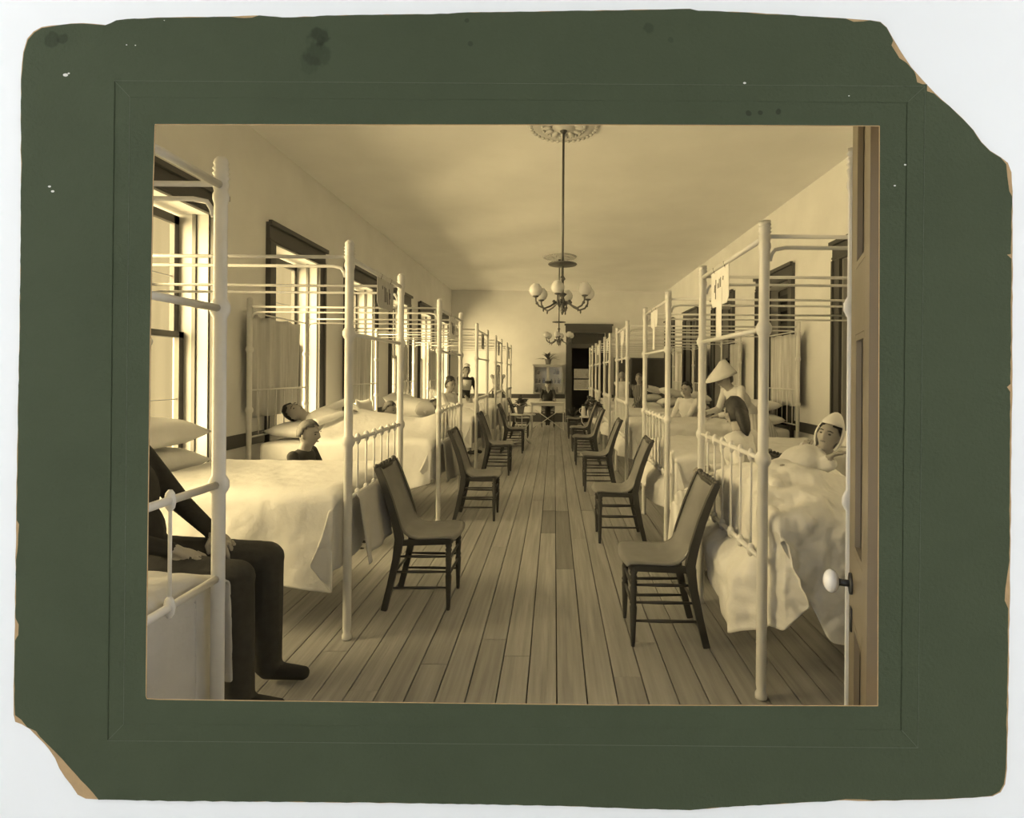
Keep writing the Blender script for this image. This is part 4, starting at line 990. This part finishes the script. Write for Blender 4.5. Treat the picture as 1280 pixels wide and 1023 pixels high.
# 5 lying on the heaped bed
person('patient with dark hair lying low among the large pillows, fourth left bed', (-1.42, 7.72, .815), (-.97, 0.0, .12), (0, -.2, 1), (.5, .85, 0), (.5, -.85, 0), .62, face=(.8, -.2, .5), up=(-.5, 0, .9), hands=[(-1.45, 7.85, .90), (-1.45, 7.6, .90)], top='gown', bottom='gown', shoes='skin', base_z=.73)
# 6 woman in white
person('woman in white gown with dark pinned-up hair, seated between left beds', (-1.82, 8.9, .56), (.02, 0, 1), (.9, -.45, 0), (.9, -.2, -.05), (0, 0, -1), .98, face=(.8, -.6, -.1), hands=[(-1.5, 9.0, .66), (-1.55, 8.75, .66)], top='gown', bottom='gown', style='updo')
# 7 nurse on the left with apron and dark sleeves
t, ch_, Hh, P, fr = person('nurse with white cap, apron and dark sleeves standing beyond the woman in white', (-1.92, 11.1, .857), (.06, 0, 1), (.5, -.85, 0), (0, 0, -1), (0, 0, -1), .90, face=(.4, -.9, -.1), hands=[(-1.66, 10.95, .92), (-1.85, 10.8, .92)], top='suit', bottom='gown', style='bun')
skirt(ch_, 'apron', [((-1.92, 11.1, .86), (.165, 0, 0), (0, .13, 0)), ((-1.92, 11.1, .5), (.22, 0, 0), (0, .2, 0)), ((-1.92, 11.1, .08), (.28, 0, 0), (0, .25, 0))], 'gown')
b2 = B(); obox(b2, P(.32, .117), fr[1]*.09, V((.06, 0, 1)).normalized()*.11, V((.5, -.85, 0)).normalized()*.006); ch_('apron_bib', b2, 'gown')
b2 = B(); ball(b2, Hh(0, -.02, .13), (.075, .075, .05), 12, 8, (fr[1], fr[0], fr[2])); ch_('cap', b2, 'gown', 'white nurse cap')
# 8 man in pale shirt
person('person in pale grey shirt standing at end of the left row', (-1.47, 13.5, .885), Z_, (.2, -1, 0), (0, 0, -1), (0, 0, -1), .93, face=(.3, -1, 0), hands=[(-1.63, 13.36, .93), (-1.31, 13.36, .93)], top='paleshirt', bottom='suit', hair='hairbrown')
# 9 man at the desk
t, ch_, Hh, P, fr = person('man in dark suit and cap writing at the white desk', (-.16, 13.55, .54), (0, -.06, 1), (0, -1, 0), [(-.12, -1, -.02), (.12, -1, -.02)], [(0, .05, -1), (0, .05, -1)], .86, face=(0, -1, -.12), hands=[(.02, 13.10, .75), (-.34, 13.10, .75)], top='suit', bottom='suit')
b2 = B(); lathe(b2, Hh(0, -.005, .062), [(.080, 0), (.084, .015), (.086, .045), (.07, .056), (.02, .06)], 16); ball(b2, Hh(0, .075, .064), (.052, .04, .006), 10, 6, (fr[1], fr[0], fr[2])); ch_('cap', b2, 'suit')
b2 = B(); tube(b2, [P(.50, .065, -.03), P(.42, .115, 0), P(.50, .065, .03)], .014, 6); ch_('collar', b2, 'gown', 'white shirt collar')
# 10 woman with long dark hair, back turned
t, ch_, Hh, P, fr = person('woman with long dark hair and white blouse sitting with her back turned', (1.32, 3.62, .555), (-.04, .02, 1), (-.80, .60, 0), (-1, .1, -.02), (0, 0, -1), .90, face=(-.3, .95, -.2), hands=[(1.12, 3.54, .73), (1.12, 3.74, .73)], top='gown', bottom='striped', style='long')
skirt(ch_, 'skirt', [((1.31, 3.62, .72), (.135, 0, 0), (0, .12, 0)), ((1.24, 3.62, .65), (.20, 0, 0), (0, .18, 0)), ((1.10, 3.62, .5), (.27, 0, 0), (0, .21, 0)), ((1.04, 3.62, .12), (.24, 0, 0), (0, .22, 0))], 'striped', lab='pale striped skirt')
for s in (-1, 1):
    b2 = B(); ball(b2, P(.40, .0, s*.195), (.085, .085, .10), 14, 10); ch_('puffed_sleeve', b2, 'gown')
# 11 nurse with the tall white cap
t, ch_, Hh, P, fr = person('nurse with big peaked white cap bending forward between right-hand beds', (2.26, 5.85, .885), (-.75, -.10, .95), (-1, -.25, 0), (0, 0, -1), (0, 0, -1), .93, face=(-1, -.35, -.35), up=(-.25, 0, 1), hands=[(1.78, 5.62, .96), (1.74, 5.98, .96)], top='gown', bottom='gown', style='bun', hair='hairbrown')
skirt(ch_, 'skirt', [((2.22, 5.84, .97), (.16, 0, 0), (0, .13, 0)), ((2.27, 5.85, .75), (.23, 0, 0), (0, .2, 0)), ((2.27, 5.85, .08), (.28, 0, 0), (0, .26, 0))], 'striped')
b2 = B(); f_, r_, u_ = fr
rings_ = []
for i, (h_, a_, b_, sh_) in enumerate(((.02, .165, .21, .04), (.06, .145, .18, .02), (.10, .115, .14, 0), (.155, .07, .085, -.03), (.205, .03, .04, -.055), (.215, .008, .01, -.06))):
    rings_.append([b2.verts.new(Hh(a_*math.cos(2*PI*j/20), sh_+b_*math.sin(2*PI*j/20), h_)) for j in range(20)])
for i in range(5):
    for j in range(20): b2.faces.new((rings_[i][j], rings_[i][(j+1) % 20], rings_[i+1][(j+1) % 20], rings_[i+1][j]))
ch_('cap', b2, 'gown', 'peaked white linen cap', .004)
# 12 patient in white gown
person('dark-haired patient in white gown seated past the nurse, hands in lap', (2.08, 7.98, .555), (-.06, -.05, 1), (-.75, -.65, 0), (-.9, -.25, -.05), (0, 0, -1), .96, face=(-.75, -.75, -.12), hands=[(1.82, 7.72, .66), (1.76, 7.9, .66)], top='gown', bottom='gown', style='bun')
# 13 child in dark stripes
person('child in dark striped shirt standing farther down the right row', (1.62, 9.9, .78), Z_, (-.5, -.9, 0), (0, 0, -1), (0, 0, -1), .82, face=(-.5, -1, -.1), hands=[(1.46, 9.72, .74), (1.72, 9.7, .74)], top='plaid', bottom='suit', hair='hairbrown')
# 14 figure in white gown
t, ch_, Hh, P, fr = person('person in long white gown with back turned, far down the right row', (1.55, 11.85, .80), (-.03, 0, 1), (.3, 1, 0), (0, 0, -1), (0, 0, -1), .84, face=(.2, 1, 0), hands=[(1.7, 12.0, .8), (1.36, 12.0, .8)], top='gown', bottom='gown', hair='hairgrey')
skirt(ch_, 'gown_skirt', [((1.55, 11.85, .84), (.165, 0, 0), (0, .14, 0)), ((1.55, 11.85, .5), (.20, 0, 0), (0, .18, 0)), ((1.55, 11.85, .06), (.25, 0, 0), (0, .22, 0))], 'gown')
# 15 bandaged patient in the nearest right bed
t, ch_, Hh, P, fr = person('bandaged patient propped on a big pillow in nearest right bed', (1.10, 2.74, .835), (.86, -.03, .45), (-.45, -.25, .86), [(-.06, .9, .05), (-.06, -.9, .05)], [(.25, -.95, -.03), (.25, .95, -.03)], .68, face=(-.62, -.62, .22), up=(.25, -.05, 1), hands=[(1.35, 2.80, .985), (1.38, 2.62, .985)], top='gown', bottom='gown', hair='hair', style='short', shoes='skin', base_z=.73)
b2 = B(); bmesh.ops.create_uvsphere(b2, u_segments=22, v_segments=16, radius=1); kill = []
for v in b2.verts:
    x, y, z = v.co
    if (y > .30 and -.80 < z < .45) or z < -.8: kill.append(v)
    pk = 1+.35*max(0, z)**3
    v.co = Hh(x*.096, y*.118-.006-.03*max(0, z)**2, z*.14*pk+.004)
bmesh.ops.delete(b2, geom=kill, context='VERTS'); ch_('head_bandage', b2, 'linen', 'white cloth wrapped over the head', .008)
